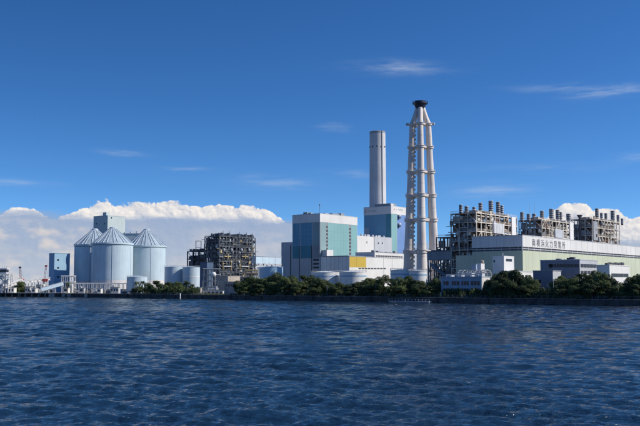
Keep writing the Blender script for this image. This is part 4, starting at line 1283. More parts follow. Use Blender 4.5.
W_ = f.B(533, 271)[0]
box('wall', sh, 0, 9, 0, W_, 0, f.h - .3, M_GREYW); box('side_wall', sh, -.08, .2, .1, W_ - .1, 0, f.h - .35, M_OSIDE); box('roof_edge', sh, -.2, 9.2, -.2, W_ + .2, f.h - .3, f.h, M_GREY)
panB('door', sh, f, 546.5, 548.5, 283, 291, M_GREY); panB('window', sh, f, 538, 541, 280, 283, M_GLASS)
f = Frame(609.4, 264.6, 400)
o2 = thing('office_building', 'smaller white office with one window row at the right', 'building', f.loc, f.rot)
L_ = f.A(629.6, 266)[0]; W_ = f.B(596.5, 264.6)[0]
box('wall', o2, 0, L_, 0, W_, 0, f.h - .4, M_WHITE)
box('parapet', o2, -.15, L_ + .15, -.15, W_ + .15, f.h - .4, f.h, M_WHITE)
for i in range(7): panA('window', o2, f, 611.4 + i * 2.45, 613.5 + i * 2.45, 273.4 + i * .06, 277 + i * .02, M_GLASS)
xa = f.A(612, 266)[0]
for i in range(6):
    px = 606.5 + i * 2.9
    tt, zz = f.A(px, 262.5 + (0 if i % 2 else .5), 4.0)
    tt2 = f.A(px + 2.2, 263, 4.0)[0]
    box('roof_unit', o2, max(tt, .3), max(tt2, .9), 3.5, 4.8, f.h, max(zz, f.h + .8), M_LOUV)

# --- dark ductwork and low halls left of the boilers -------------------------
f = Frame(452, 250.5, 520)
dk = thing('duct_house', 'dark grey duct house between cream flues and boiler frames', 'building', f.loc, f.rot)
W_ = f.B(427, 251.5)[0]
box('wall', dk, 0, 14, 0, W_, f.h * .80, f.h - .5, M_GREY)
clutter(dk, random.Random(77), 13, W_, f.h * .85, 150, [M_BRSTEEL, M_BRSTEEL, M_MSTEEL, M_CREAM, M_GREY])
box('roof_edge', dk, -.4, 14.4, -.4, W_ + .4, f.h - .5, f.h, M_MSTEEL)
for i in range(5):
    y = W_ * i / 4
    bar('column', dk, (.5, y + (.4 if i == 0 else -.4), 0), (.5, y + (.4 if i == 0 else -.4), f.h * .80), .6, M_BRSTEEL)
    bar('column', dk, (13, y, 0), (13, y, f.h * .80), .6, M_BRSTEEL)
    if i < 4: bar('brace', dk, (.5, y, 0), (.5, y + W_ / 4, f.h * .80), .35, M_BRSTEEL)
box('lower_casing', dk, 5, 12, 3, W_ - 5, 0, f.h * .40, M_BRSTEEL)
for i in range(4):
    y = W_ * (i + .4) / 4
    pipe('pipe', dk, (-.6, y, 0), (-.6, y, f.h * .75), .7, M_BRSTEEL)
bar('sloping_duct', dk, (-1.5, 1, f.h * .38), (-1.5, W_ * .8, f.h * .7), 1.6, M_MSTEEL)
for i in range(5): box('roof_unit', dk, 3, 6, W_ * (i + .2) / 5, W_ * (i + .7) / 5, f.h, f.h + random.uniform(.6, 2.2), random.choice([M_MSTEEL, M_BRSTEEL]))
# pale valve cluster in front of it
q = at(438, HORIZON, 500)
vc = thing('valve_cluster', 'pale pipe and drum cluster in front of the dark duct house', 'pipework', (q.x, 500, GZ), ROT)
rng = random.Random(9)
for i in range(4):
    x = rng.uniform(-2.5, 2.5); y = rng.uniform(-2.5, 2.5); h = rng.uniform(7, 13)
    lathe('drum', vc, [(.9, 0), (.9, h), (.5, h + .8)], M_CREAM, 14, loc=(x, y, 0))
for i in range(6):
    z = rng.uniform(3, 12)
    pipe('pipe', vc, (-4, rng.uniform(-3, 3), z), (4, rng.uniform(-3, 3), z + rng.uniform(-1, 1)), .6, M_LSTEEL)
for sx in (-3.5, 3.5):
    for sy in (-3.5, 3.5): bar('column', vc, (sx, sy, 0), (sx, sy, 12), .4, M_CREAM)

# ------------------------------------------------------------------ cream multi flue stack
def flue_tower():
    depth = 740
    c = at(421.8, HORIZON, depth)
    t = thing('multi_flue_stack', 'very tall cream stack of four flues tied by ring platforms', 'chimney', (c.x, depth, GZ), rad(-6))
    Z = lambda py: at(421.8, py, depth).z - GZ
    zt = Z(108); zk = Z(124.5)
    r_b, r_k, r_t = 11.6, 6.7, 1.9           # distance of flue axis from centre at base, kink, top
    w_b, w_k, w_t = 4.9, 2.35, 2.2           # flue radius
    def axis(z): return r_b + (r_k - r_b) * min(1, z / zk) ** 1.0
    for q in range(4):
        a = rad(90 * q)
        d = Vector((math.cos(a), math.sin(a), 0))
        path, radii = [], []
        for k in range(15):
            z = zk * k / 14
            path.append(tuple(d * axis(z) + Vector((0, 0, z)))); radii.append(w_b + (w_k - w_b) * (k / 14) ** .7)
        path.append(tuple(d * (r_k * .93) + Vector((0, 0, zk + 1.2)))); radii.append(w_k)
        path.append(tuple(d * (r_k * .70) + Vector((0, 0, zk + (zt - zk) * .38)))); radii.append(w_t)
        path.append(tuple(d * r_t + Vector((0, 0, zt)))); radii.append(w_t)
        v, fc = tube_data(path, radii, 24)
        o = meshobj('flue', v, fc, M_FLUE, t, smooth=True)
        for k in range(1, 14):
            if k in (2, 5, 8, 11): continue
            z = zk * k / 14
            rr = w_b + (w_k - w_b) * (k / 14) ** .7
            lathe('flange', o, [(rr + .12, z - .2), (rr + .12, z + .2)], M_FLUE, 24, loc=tuple(d * axis(z)))
    for py in (124.8, 147.8, 172.5, 196, 220.3, 252):
        z = Z(py); r = axis(z)
        kk = (z / zk) ** .7; rr = w_b + (w_k - w_b) * kk
        th = 1.0 + 1.3 * (1 - z / zk)
        for q in range(4):
            a = rad(90 * q); b = rad(90 * q + 90)
            p0 = Vector((r * math.cos(a), r * math.sin(a), z)); p1 = Vector((r * math.cos(b), r * math.sin(b), z))
            bar('tie_beam', t, p0, p1, th * 1.7, M_FLUE, th * 1.25)
            lathe('collar', t, [(rr + .9, z - th * .7), (rr + .9, z + th * .5), (rr + 1.4, z + th * .5), (rr + 1.4, z + th * .72)], M_FLUE, 24, loc=(p0.x, p0.y, 0))
            for i in range(10):
                a0, a1 = 2 * math.pi * i / 10, 2 * math.pi * (i + 1) / 10
                g = lambda an: (p0.x + (rr + 1.3) * math.cos(an), p0.y + (rr + 1.3) * math.sin(an), z + th * .7 + 1.0)
                bar('handrail', t, g(a0), g(a1), .13, M_LSTEEL)
        bar('cross_beam', t, (-r, 0, z - .2), (r, 0, z - .2), th * .8, M_FLUE)
        bar('cross_beam', t, (0, -r, z - .25), (0, r, z - .25), th * .8, M_FLUE)
    z = Z(124.8)
    for s in (-1, 1):
        lathe('aircraft_lamp', t, [(.9, z - .4), (1.15, z + .6), (.9, z + 1.6)], M_LSTEEL, 14, loc=(s * (r_k + 4.4), 0, 0))
        bar('lamp_bracket', t, (s * (r_k + 2), 0, z), (s * (r_k + 4.4), 0, z), .5, M_FLUE)
    cap = lathe('crown_platform', t, [(3.4, Z(109.5)), (4.6, Z(106)), (4.9, Z(104.5)), (6.4, Z(104)), (6.4, Z(103.2)), (4.4, Z(103)), (4.4, Z(101.3)), (3.9, Z(101.2))], M_NAVY, 24)
    for i in range(16):
        a0, a1 = 2 * math.pi * i / 16, 2 * math.pi * (i + 1) / 16
        g = lambda an, zz: (6.3 * math.cos(an), 6.3 * math.sin(an), zz)
        bar('handrail', cap, g(a0, Z(101.8)), g(a1, Z(101.8)), .3, M_NAVY)
        bar('rail_post', cap, g(a0, Z(103.6)), g(a0, Z(101.8)), .25, M_NAVY)
    # ladder run with cages on the left flue, stair core in the middle
    nl = 40
    for i in range(nl):
        z = zk * (i + .5) / nl
        x = -axis(z) + (w_b + (w_k - w_b) * (i / nl) ** .7) + .5
        box('ladder_cage', t, x - .5, x + .5, -.6, .6, z - 1.2, z + .5, M_FLUE)
    pipe('inner_core', t, (0, 0, 0), (0, 0, Z(130)), 1.4, M_BRSTEEL)
    box('stack_base', t, -17, 17, -17, 17, 0, 3.0, M_CONC)
flue_tower()

# ------------------------------------------------------------------ coal station: chimney and blocks
def big_chimney():
    depth = 1075
    c = at(378.1, 250, depth)
    t = thing('round_chimney', 'single tall pale grey round chimney behind the blue block', 'chimney', (c.x, depth, GZ), 0)
    zt = at(378, 131.6, depth).z - GZ
    Rt = 7.9 * depth / FPX; Rb = Rt * 1.14
    lathe('shaft', t, [(Rb, 0)] + [(Rb + (Rt - Rb) * k / 12, (zt - 2.5) * k / 12) for k in range(1, 13)], M_CHIM, 56)
    lathe('top_ring', t, [(Rt + .15, zt - 2.6), (Rt + .15, zt - .5), (Rt - .6, zt)], M_GREY, 56)
    for k in range(-2, 3):
        a = rad(-90 + k * 34 - 8)
        z = at(378, 146.5, depth).z - GZ
        r = Rt + .05
        bar('warning_lamp', t, (r * math.cos(a), r * math.sin(a), z - 1), ((r + .6) * math.cos(a), (r + .6) * math.sin(a), z - 1), 1.5, M_LOUV, 1.5)
    for k in range(1, 7):
        z = (zt - 2.5) * k / 7; r = Rb + (Rt - Rb) * k / 7
        lathe('joint_ring', t, [(r + .06, z - .25), (r + .06, z + .25)], M_CHIM, 56)
    a = rad(-60)
    for k in range(30):
        z = zt * (k + .5) / 30; r = Rb + (Rt - Rb) * (k + .5) / 30 + .4
        bar('ladder_section', t, (r * math.cos(a), r * math.sin(a), z - zt / 62), (r * math.cos(a), r * math.sin(a), z + zt / 62), .7, M_GREYW)
big_chimney()

f = Frame(320, 213.2, 900)
mb = thing('boiler_house', 'large block with turquoise sunlit face and blue panelled shaded face', 'building', f.loc, f.rot)
FM = f
L_ = f.A(357.2, 217)[0]; W_ = f.B(292.5, 216)[0]; H_ = f.h
box('wall', mb, 0, L_, 0, W_, 0, H_ - .6, M_GREYW)
box('parapet', mb, -.2, L_ + .2, -.2, W_ + .2, H_ - .6, H_, M_GREYW)
zb = f.A(320.5, 222)[1]
box('top_band', mb, -.25, L_ + .1, -.25, W_ + .1, zb, H_ - .65, M_WHITE)
# shaded face panels
zt_ = lambda py: f.B(316, py)[1]
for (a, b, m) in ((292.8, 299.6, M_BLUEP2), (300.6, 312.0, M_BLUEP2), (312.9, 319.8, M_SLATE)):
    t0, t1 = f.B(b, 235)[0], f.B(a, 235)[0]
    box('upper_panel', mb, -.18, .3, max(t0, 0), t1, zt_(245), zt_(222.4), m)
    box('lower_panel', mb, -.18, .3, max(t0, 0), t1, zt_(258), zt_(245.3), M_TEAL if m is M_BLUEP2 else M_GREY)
for px in (299.4, 311.8):
    t0 = f.B(px, 255)[0]
    box('dark_slot', mb, -.26, .3, t0 - .45, t0 + .45, 0, zt_(245.5), M_LOUV)
for i in range(9):
    z0 = zt_(258) * (i + .2) / 9
    box('louvre', mb, -.22, .3, f.B(319, 262)[0], f.B(313.4, 262)[0], z0, z0 + 2.0, M_LOUV)
# sunlit face panels
za_ = lambda py: f.A(330, py)[1]
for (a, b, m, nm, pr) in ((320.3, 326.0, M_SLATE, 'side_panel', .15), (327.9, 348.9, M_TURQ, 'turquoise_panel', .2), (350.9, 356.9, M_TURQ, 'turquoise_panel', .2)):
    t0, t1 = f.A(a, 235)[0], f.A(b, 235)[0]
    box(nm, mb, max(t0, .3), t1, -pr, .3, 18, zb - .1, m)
for (a, b) in ((326.0, 327.8), (348.9, 350.8)):
    t0, t1 = f.A(a, 235)[0], f.A(b, 235)[0]
    box('stair_strip', mb, t0, t1, -.05, .3, 18, zb - .1, M_GREY)
    n = 13
    for i in range(n):
        z0 = 20 + (zb - 22) * i / n
        box('strip_window', mb, t0 + .3, t1 - .3, -.12, .2, z0, z0 + (zb - 22) / n * .6, M_LOUV)
tq0, tq1 = f.A(327.9, 235)[0], f.A(348.9, 235)[0]
for i in range(1, 7):
    x = tq0 + (tq1 - tq0) * i / 7
    box('cladding_joint', mb, x - .14, x + .14, -.23, .2, 18.1, zb - .15, M_TURQJ)
for i in range(1, 6):
    z = 18 + (zb - 18) * i / 6
    box('cladding_joint', mb, tq0 + .1, tq1 - .1, -.24, .2, z - .12, z + .12, M_TURQJ)
for a, b in ((292.8, 299.6), (300.6, 312.0)):
    q0, q1 = f.B(b, 235)[0], f.B(a, 235)[0]
    for i in range(1, 4):
        y = q0 + (q1 - q0) * i / 4
        box('cladding_joint', mb, -.21, .2, y - .13, y + .13, zt_(244.8), zt_(222.6), M_BLUEJ)
    for i in range(1, 5):
        z = zt_(245) + (zt_(222.4) - zt_(245)) * i / 5
        box('cladding_joint', mb, -.22, .2, q0 + .1, q1 - .1, z - .11, z + .11, M_BLUEJ)
# left wing, roof plant, mast
tw_ = f.B(281.0, 244)[0]; zw = f.B(287, 242.2)[1]
box('left_wing', mb, 0.6, 30, W_ - .2, tw_, 0, zw, M_GREYW)
t0 = f.B(290.2, 255)[0]
box('dark_slot', mb, .3, .9, t0 - .45, t0 + .45, 0, zw - 3, M_LOUV)
t0, t1 = f.A(321.8, 253)[0], f.A(328.2, 253)[0]
box('stair_turret', mb, max(t0, .4), t1, -6.5, -.25, 0, f.A(325, 249.7, -6)[1], M_WHITE)
rng = random.Random(3)
for (a, b, h) in ((302, 306, 2.2), (307, 309.5, 1.4)):
    box('roof_unit', mb, 2, 6, f.B(b, 214)[0], f.B(a, 214)[0], H_, H_ + h, M_GREY)
for (a, b, h) in ((334, 341, 1.6), (342.5, 346, 2.6), (327, 330, 1.0)):
    box('roof_unit', mb, f.A(a, 214)[0], f.A(b, 214)[0], 2, 6, H_, H_ + h, rng.choice([M_GREY, M_LSTEEL]))
pipe('mast', mb, (1.5, 1.5, H_), (1.5, 1.5, H_ + 9.5), .35, M_MSTEEL)
box('mast_head', mb, 1.0, 2.0, 1.0, 2.0, H_ + 7.6, H_ + 9.2, M_MSTEEL)

# white annex running back along the same line
an = thing('white_annex', 'white annex with small round vents joining the turquoise and blue blocks', 'building', f.loc, f.rot)
ta_, tb_ = L_ + .5, f.A(391.5, 245, 4)[0]
zan = f.A(370, 236.6, 4)[1]
tm = f.A(374, 240, 4)[0]
box('wall', an, ta_, tm, 4, 30, 0, zan, M_WHITE)
box('wall', an, tm + .02, tb_, 3.4, 30, 0, zan + .5, M_GREYW)
for (px, py, m) in ((366.8, 242.2, M_GREY), (378.4, 243.2, M_LOUV), (382.3, 243.2, M_LOUV)):
    tt, zz = f.A(px, py, 4 if px < 374 else 3.4)
    y = 4 if px < 374 else 3.4
    bar('vent', an, (tt, y + .3, zz), (tt, y - .25, zz), 2.0, m, 2.2, kind='rod')
for i in range(5):
    tt = f.A(360 + i * 5.5, 235, 10)[0]
    lathe('roof_fan', an, [(1.5, zan), (1.5, zan + 1.4), (.9, zan + 2.6)], M_LSTEEL, 14, loc=(tt, 8 + i % 2 * 3, 0))
    if i % 2: box('roof_unit', an, tt + 2, tt + 7, 9, 13, zan, zan + 2.6, M_LSTEEL)

# second block with dark blue shaded face
f = Frame(391, 205.6, 1012)
b2 = thing('boiler_house', 'white topped block with deep blue shaded face below the round chimney', 'building', f.loc, f.rot)
L2 = f.A(410.5, 207)[0]; W2 = f.B(363.9, 208)[0]; H2_ = f.h
box('wall', b2, 0, L2, 0, W2, 0, H2_ - .6, M_GREYW)
zb2 = f.A(391.5, 213.8)[1]
box('top_band', b2, -.25, L2 + .2, -.25, W2 + .2, zb2, H2_ - .65, M_WHITE)
box('parapet', b2, -.15, L2 + .1, -.15, W2 + .1, H2_ - .65, H2_, M_GREYW)
for (a, b, m) in ((364.2, 368.8, M_NAVY), (369.2, 385.8, M_BLUEP), (386.1, 390.9, M_TEAL)):
    t0, t1 = f.B(b, 230)[0], f.B(a, 230)[0]
    box('wall_panel', b2, -.18, .3, max(t0, 0), t1, 18 if m is not M_NAVY else f.B(366, 228)[1], zb2 - .2, m if m is not M_NAVY else M_BLUEP)
t0, t1 = f.A(391.1, 230)[0], f.A(396.8, 230)[0]
box('turquoise_panel', b2, .3, t1, -.2, .3, 18, zb2 - .2, M_TURQ)
box('light_blue_panel', b2, t1 + .8, L2 - .1, -.12, .3, 18, zb2 - .2, M_LBLUE)
for py in (217, 225.5):
    tt, zz = f.A(398.6, py)
    box('balcony', b2, tt - 1.6, tt + 1.8, -2.4, -.13, zz - 1.6, zz, M_LOUV)
    box('hood', b2, tt - 1.6, tt + 1.8, -2.4, -.13, zz + 1.2, zz + 2.6, M_WHITE)
tp0 = f.B(374, 204)[0]
box('penthouse', b2, 1.5, 14, 2, max(tp0, 22), H2_, H2_ + 3.0, M_GREY)
box('penthouse', b2, .8, 6, .6, 1.9, H2_, H2_ + 2.6, M_WHITE)
# red swoosh marks and pale lettering on the top band
def swoosh(parent, M0):
    vs_ = [(-1.1, 0, -.9), (-.5, 0, -1.1), (.25, 0, -.2), (1.3, 0, 1.3), (.3, 0, .75), (-.4, 0, .1)]
    v = vs_ + [(x, .08, z) for x, _, z in vs_]
    n = 6
    fs = [tuple(range(n)), tuple(range(2 * n - 1, n - 1, -1))] + [(i, n + i, n + (i + 1) % n, (i + 1) % n) for i in range(n)]
    o = meshobj('logo_mark', v, fs, M_RED, parent); o.matrix_local = M0
RB = Matrix.Rotation(rad(-90), 4, 'Z')
tt, zz = f.B(366, 211.4)
swoosh(b2, Matrix.Translation((-.36, tt, zz)) @ RB @ Matrix.Scale(1.25, 4))
lt, lz = f.B(368.2, 212.2)
letters(b2, 'J-POWER', 2.9, M_LOGO, lambda i: Matrix.Translation((-.30, lt - i * 1.75 - .3, lz)) @ RB @ Matrix.Rotation(rad(90), 4, 'X'), .05, name='sign_character')
tt, zz = f.A(394, 209.4)
swoosh(b2, Matrix.Translation((tt, -.36, zz)) @ Matrix.Scale(1.25, 4))
lt2, lz2 = f.A(396, 210.2)
letters(b2, 'J-POWER', 2.9, M_LOGO, lambda i: Matrix.Translation((lt2 + i * 2.1 + .6, -.30, lz2)) @ Matrix.Rotation(rad(90), 4, 'X'), .05, name='sign_character')

# lower long block with ochre panel
f = Frame(349.3, 256.0, 780)
lb = thing('low_block', 'long low white block with ochre yellow panel at its corner', 'building', f.loc, f.rot)
L_ = f.A(404, 262)[0]; W_ = f.B(321, 262)[0]; H_ = f.h
box('wall', lb, 0, L_, 0, W_, 0, H_ - .4, M_WHITE)
box('roof_edge', lb, -.2, L_ + .2, -.2, W_ + .2, H_ - .4, H_, M_GREY)
tu = f.A(375, 254)[0]
zu = f.A(376, 252.0)[1]
box('upper_storey', lb, tu, L_ - .1, .3, W_ * .7, H_, zu - .3, M_WHITE)
box('roof_edge', lb, tu - .2, L_ + .1, .1, W_ * .7 + .2, zu - .3, zu, M_GREY)
n = 12
for i in range(n):
    a = tu + 1.5 + (L_ - tu - 3) * i / n
    box('strip_window', lb, a, a + (L_ - tu - 3) / n * .86, .2, .6, H_ + .5, H_ + 1.9, M_LOUV)
t1 = f.A(366, 262)[0]; tmid = f.A(356.5, 262)[0]
zy0, zy1 = f.A(357, 267.3)[1], H_ - .5
box('ochre_panel', lb, .25, tmid - .12, -.15, .3, zy0, zy1, M_YEL)
box('ochre_panel', lb, tmid + .12, t1, -.15, .3, zy0, zy1, M_YEL)
for i in range(9):
    px = 358.5 + i * 3.1
    panA('strip_window', lb, f, px, px + 2.5, 267.9, 269.3, M_LOUV, proud=.08)
for px in (383.5, 392.5):
    tt = f.A(px, 262)[0]
    box('cladding_joint', lb, tt - .12, tt + .12, -.08, .3, 0, H_ - .5, M_GREY)
for i in range(7): box('shade_rib', lb, -.1, .2, W_ * (i + .6) / 7 - .15, W_ * (i + .6) / 7 + .15, 0, H_ - .5, M_GREYW)
for i in range(6): box('roof_unit', lb, tu + 4 + i * 7, tu + 7 + i * 7, 4, 7, zu, zu + random.uniform(.6, 2.0), random.choice([M_LSTEEL, M_GREY]))
box('roof_slab', lb, 1, tu - .5, 2, W_ - 2, H_, H_ + .5, M_ROOF)

# tanks before the blocks
tank('storage_tank', 311.4, 339.2, 272.6, 590, M_TANK, 'left white storage tank behind the trees, by the turquoise block', (.80, .86, M_TANKB))
tank('storage_tank', 339.6, 366.6, 272.2, 580, M_TANK, 'white storage tank under the ochre panel', (.80, .86, M_TANKB))
tank('storage_tank', 390.5, 411, 270.4, 525, M_TANK, 'white tank left of two at the foot of the cream flues', (.82, .88, M_TANKB))
tank('storage_tank', 409, 427, 271.2, 500, M_TANK, 'white tank right of two at the foot of the cream flues', (.82, .88, M_TANKB))

# ------------------------------------------------------------------ dark boiler frame in the left centre
f = Frame(219.5, 236, 850)
db = thing('boiler_unit', 'dark blue grey boiler frame with yellow pipe crosses, left of centre', 'boiler', f.loc, f.rot)
Ld = f.A(255.5, 240)[0]; Hd = f.h
rng = random.Random(31)
eq = [(M_DSTEEL, 'box'), (M_DSTEEL, 'drum'), (M_DLIT, 'pipe'), (M_MSTEEL, 'pipe'), (M_DSTEEL, 'pipe'), (M_DLIT, 'box'), (M_YPIPE, 'pipe'), (M_DSTEEL, 'box')]
lvd = [Hd * k / 11 for k in range(1, 12)]
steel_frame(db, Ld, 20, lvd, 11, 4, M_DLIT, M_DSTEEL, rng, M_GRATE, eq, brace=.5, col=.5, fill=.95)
clutter(db, rng, Ld, 20, Hd, 295, [M_DSTEEL, M_DSTEEL, M_DSTEEL, M_DLIT, M_DLIT, M_MSTEEL, M_LSTEEL, M_YPIPE])
box('furnace_casing', db, 1.5, Ld * .46, 3.5, 18, 2, Hd * .92, M_DSTEEL)
box('furnace_casing', db, Ld * .56, Ld - 2, 3.5, 18, 2, Hd * .92, M_DSTEEL)
for k, px in enumerate((221, 227.5, 237.5, 244.5, 250.5)):
    tt = f.A(px, 234, 4)[0]
    n = 8
    for i in range(n):     # trussed roof heads
        a0, a1 = math.pi * i / n, math.pi * (i + 1) / n
        bar('roof_arch', db, (tt - 3.6 * math.cos(a0), 3, Hd + 3.2 * math.sin(a0) + .3), (tt - 3.6 * math.cos(a1), 3, Hd + 3.2 * math.sin(a1) + .3), .45, M_DSTEEL)
    pipe('steam_drum', db, (tt, 1, Hd + 1.7), (tt, 12, Hd + 1.7), 3.0, M_DSTEEL)
    pipe('vent_pipe', db, (tt + 2, 3, Hd), (tt + 2, 3, Hd + 5.4), .5, M_MSTEEL)
    for q_ in range(7):
        xx = tt + rng.uniform(-4, 4); hz = rng.uniform(1.0, 4.0)
        box('roof_unit', db, xx - 1, xx + 1, 5 + q_ * 2, 6.6 + q_ * 2, Hd + .2, Hd + hz, rng.choice([M_DSTEEL, M_MSTEEL]))
for px in (227.5, 245):
    tt, zz = f.A(px, 256.5, -1)
    bar('yellow_beam', db, (tt - 4.4, -1, zz), (tt + 4.4, -1, zz), .85, M_YPIPE)
    bar('yellow_post', db, (tt, -1.6, zz - 2.3), (tt, -1.6, zz + 2.3), .8, M_YPIPE)
    z2 = f.A(px, 266.5, -1)[1]
    bar('pale_beam', db, (tt - 5, -1, z2), (tt + 5, -1, z2), .9, M_LSTEEL)
    for dx_ in (-6, 5.5):
        bar('yellow_post', db, (tt + dx_, -1, zz - 13), (tt + dx_, -1, zz - 5), .42, M_YPIPE)
for px in (224, 231.5, 241.5, 249):
    tt, zz = f.A(px, 250, -1)
    lathe('pale_vessel', db, [(.6, zz - 1.2), (1.3, zz - .4), (1.3, zz + .8), (.6, zz + 1.5)], M_LSTEEL, 14, loc=(tt, -1, 0))
zigzag_stair(db, Ld + 1, 2, lvd[:6], M_MSTEEL, 4)
# stepped rear extensions seen left of it
for (pa, pb, py, offx, lab) in ((204.5, 218.8, 244, 3.0, 'taller dark steel step on the shaded side of the dark boiler frame'),
                                (187.5, 204.2, 251.5, 5.0, 'lowest dark steel step left of the dark boiler frame')):
    t0 = f.B(pb, 260, offx)[0]; t1 = f.B(pa, 260, offx)[0]
    z = f.B(pa, py, offx)[1]
    c2_ = f.c + f.b * t0 + f.a * offx
    ex = thing('steel_annex', lab, 'steel frame', (c2_.x, c2_.y, GZ), f.rot)
    rg = random.Random(int(pa))
    lv = [z * k for k in (.2, .4, .6, .8, 1.0)]
    steel_frame(ex, 16, t1 - t0, lv, 2, 3, M_DSTEEL, M_DSTEEL, rg, M_GRATE, eq, brace=.5, col=.9, fill=.95)
    box('casing', ex, 3, 14, 1.5, t1 - t0 - 1.5, 0, z * .9, M_DSTEEL)
    for i in range(5):
        yy = (t1 - t0) * (i + .5) / 5
        box('roof_unit', ex, 2, 6, yy - 1.6, yy + 1.6, z, z + rg.uniform(1.0, 4.0), rg.choice([M_DSTEEL, M_MSTEEL]))
# thin lattice mast above the lowest step
q = at(198.5, 241, 900)
lm = thing('antenna_mast', 'thin square lattice mast frame over the left end of the dark boiler', 'mast', (q.x, 900, GZ), 0)
for sx in (-2.6, 2.6):
    for sy in (-2.6, 2.6): bar('mast_leg', lm, (sx, sy, 0), (sx, sy, q.z - GZ), .35, M_MSTEEL)
for k in range(1, 9):
    z = (q.z - GZ) * k / 8
    for s in (-2.6, 2.6): bar('cross_tie', lm, (-2.6, s, z - .1), (2.6, s, z - .1), .25, M_MSTEEL)
# foreground ducts, drums and low concrete blocks at its foot
f = Frame(207, 262, 700)
bl = thing('blue_plant_house', 'dark blue plant house with pipes at the foot of the boiler frame', 'building', f.loc, f.rot)
W_ = f.B(200, 262)[0]
box('wall', bl, 0, 7, 0, W_, 0, f.h - .4, M_DBLUE); box('roof_edge', bl, -.2, 7.2, -.2, W_ + .2, f.h - .4, f.h, M_DSTEEL)
pipe('vent_pipe', bl, (2, 2, f.h), (2, 2, f.h + 3), .6, M_LSTEEL)
panB('louvre', bl, f, 202, 204.5, 268, 271, M_LOUV)
pr = pipe_frame(203.5, 219, 269, 690, 4, 4, M_MSTEEL, 'grey pipe rack in front of the dark boiler frame', seed=8, fill=M_LSTEEL)
lathe_t = at(213.5, HORIZON, 672)
sp = thing('white_vessel', 'small round white vessel on legs below the dark boiler frame', 'tank', (lathe_t.x, 672, GZ), 0)
zc = at(213.5, 274.5, 672).z - GZ
lathe('sphere', sp, [(.2, zc - 2)] + [(2.0 * math.cos(rad(a)), zc + 2.0 * math.sin(rad(a))) for a in range(-75, 80, 15)] + [(.2, zc + 2)], M_WHITE, 20)
for i in range(4):
    a = rad(45 + 90 * i); bar('leg', sp, (1.6 * math.cos(a), 1.6 * math.sin(a), 0), (1.6 * math.cos(a), 1.6 * math.sin(a), zc - .4), .3, M_LSTEEL)
def block(name, px, pyt, depth, pxl, pxr, m, label, roof=None):
    f = Frame(px, pyt, depth)
    t = thing(name, label, 'building', f.loc, f.rot)
    L = f.A(pxr, pyt + 1)[0]; W = f.B(pxl, pyt + 1)[0]
    box('wall', t, 0, L, 0, W, 0, f.h - .4, m)
    box('parapet', t, -.15, L + .15, -.15, W + .15, f.h - .4, f.h, roof or m)
    return t, f, L, W
block('concrete_block', 228, 276, 655, 216.5, 240, M_BEIGE, 'low beige concrete block below the yellow pipes')
bt, bf, bL, bW = block('concrete_block', 236, 281.5, 630, 224, 250, M_CONC, 'lower grey concrete block nearer the water below the beige one')
for i in range(4): panB('window', bt, bf, 225.5 + i * 2.6, 227 + i * 2.6, 284, 286.5, M_GLASS)
q = at(258, HORIZON, 700)
yd = thing('duct_cluster', 'ochre and grey ducts at the right foot of the dark boiler frame', 'pipework', (q.x - 10, 700, GZ), 0)
for i, (pa, pb, py, m, D) in enumerate(((245, 258, 270.5, M_YPIPE, 1.2), (246, 258, 273.5, M_BRSTEEL, 2.2), (241, 255, 277.5, M_MSTEEL, 1.6), (249, 262, 279, M_YPIPE, 1.0))):
    a = at(pa, py, 700 + i * 3) - Vector((q.x - 10, 700, GZ)); b = at(pb, py, 700 + i * 3) - Vector((q.x - 10, 700, GZ))
    pipe('duct', yd, a, b, D, m)
    for k in (.1, .5, .9):
        s = a.lerp(b, k); bar('support', yd, (s.x, s.y, 0), (s.x, s.y, s.z - D / 2 + .1), .5, M_BRSTEEL)
for i in range(3):
    x = at(259 + i * 1.6, HORIZON, 695).x - q.x + 10
    lathe('drum', yd, [(1.1, 0), (1.1, 11 - i), (.4, 12.2 - i)], M_LSTEEL, 14, loc=(x, -5, 0))
# pale blue gallery bridge between boiler frame and main block
gf = Frame(256, 256, 785)
gb = thing('gallery_bridge', 'pale blue gallery bridge between dark boiler frame and grey wing', 'conveyor', gf.loc, gf.rot)
w = gf.A(281.5, 258)[0]
zt, zb_ = gf.A(266, 256.2)[1], gf.A(266, 263.8)[1]
npan = 4
for i in range(npan):
    box('wall_panel', gb, w * i / npan + .12, w * (i + 1) / npan - .12, 0, 5, zb_, zt - .4, M_SKYL)
    box('mullion', gb, w * i / npan - .12, w * i / npan + .12, -.1, 5.1, zb_, zt - .2, M_LSTEEL)
box('roof', gb, -.2, w + .2, -.4, 5.4, zt - .4, zt, M_LSTEEL)
z2 = gf.A(266, 266.8)[1]
bar('bottom_chord', gb, (0, 0, z2), (w, 0, z2), .5, M_WHITE)
for i in range(10):
    bar('web', gb, (w * i / 10, 0, z2 if i % 2 else zb_), (w * (i + 1) / 10, 0, zb_ if i % 2 else z2), .45, M_WHITE)
for i in range(3):
    x = w * (i + .3) / 3
    for y in (.3, 4.7): bar('leg', gb, (x, y, 0), (x, y, zb_), .6, M_MSTEEL)
tank('dark_tank', 259, 283, 267.6, 770, M_TOWER, 'dark blue grey tank under the gallery bridge', rail=True)

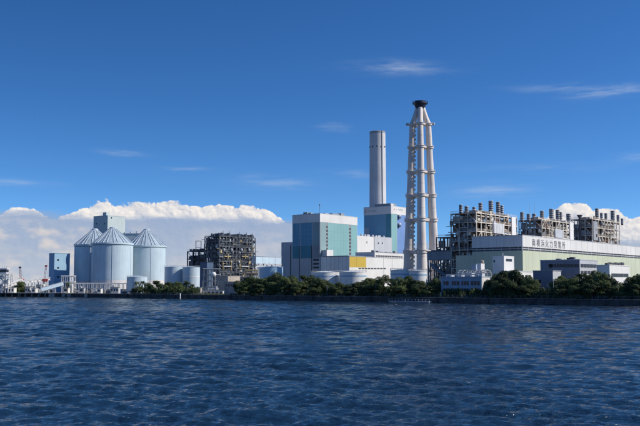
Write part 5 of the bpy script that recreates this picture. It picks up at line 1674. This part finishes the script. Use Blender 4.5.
# ------------------------------------------------------------------ small waterside things
def lamp_post(px, py_top, inland, label):
    dep = shore_depth(px) + inland
    p = at(px, HORIZON, dep); z = at(px, py_top, dep).z - GZ
    t = thing('lamp_post', label, 'lamp post', (p.x, dep, GZ), 0, 'lamp posts along the shore')
    lathe('pole', t, [(.13, 0), (.13, .5), (.09, .6), (.06, z)], M_LSTEEL, 8)
    box('lamp_head', t, -.25, .55, -.15, .15, z - .05, z + .15, M_LSTEEL)
lamp_post(162.3, 286.5, 3, 'thin lamp post in front of the grove beside the silos')
lamp_post(327, 285.5, 3, 'thin lamp post in front of the right end of the left wood')
lamp_post(375.8, 286, 3, 'thin lamp post below the blue block, between railing shrubs')
lamp_post(417.5, 286.5, 3, 'thin lamp post in front of the cream flues')
lamp_post(553.5, 279.5, 3, 'tall thin lamp post beside the plain grey shed')
lamp_post(104.5, 284.5, 3, 'thin lamp post on the quay before the front silo')
# white marker post standing in the water
p = at(180.3, HORIZON, shore_depth(180.3) - 6)
mk = thing('channel_marker', 'white post standing in the water by the white hut', 'marker post', (p.x, p.y, 0), 0)
lathe('post', mk, [(.35, -1.5), (.35, 3.2), (.2, 3.5)], M_WHITE, 12)
lathe('collar', mk, [(.5, 1.2), (.5, 1.5)], M_LSTEEL, 12)
# floating pontoon with a low rail
a = ground_pt(391, 302.5); b = ground_pt(431, 303.1)
dd = b - a
ang_ = math.atan2(SH[3].y - SH[2].y, SH[3].x - SH[2].x)
Lp = at(431, HORIZON, shore_depth(431)).x - at(391, HORIZON, shore_depth(391)).x
p = at(391, HORIZON, shore_depth(391) - 2.0)
Lp = (Vector((at(431, HORIZON, shore_depth(431)).x, shore_depth(431))) - Vector((at(391, HORIZON, shore_depth(391)).x, shore_depth(391)))).length
pn = thing('pontoon', 'slim pale pontoon moored against the sea wall at centre', 'pontoon', (p.x, p.y, 0), ang_)
for i in range(6):
    box('float', pn, Lp * i / 6 + .1, Lp * (i + 1) / 6 - .1, -1.6, .2, -.5, .55, M_GREY)
    box('deck_plate', pn, Lp * i / 6 + .05, Lp * (i + 1) / 6 - .05, -1.8, .4, .55, .8, M_GREYW)
for i in range(13): bar('rail_post', pn, (Lp * i / 12, -1.7, .8), (Lp * i / 12, -1.7, 1.75), .08, M_LSTEEL)
bar('rail', pn, (0, -1.7, 1.75), (Lp, -1.7, 1.75), .08, M_LSTEEL)
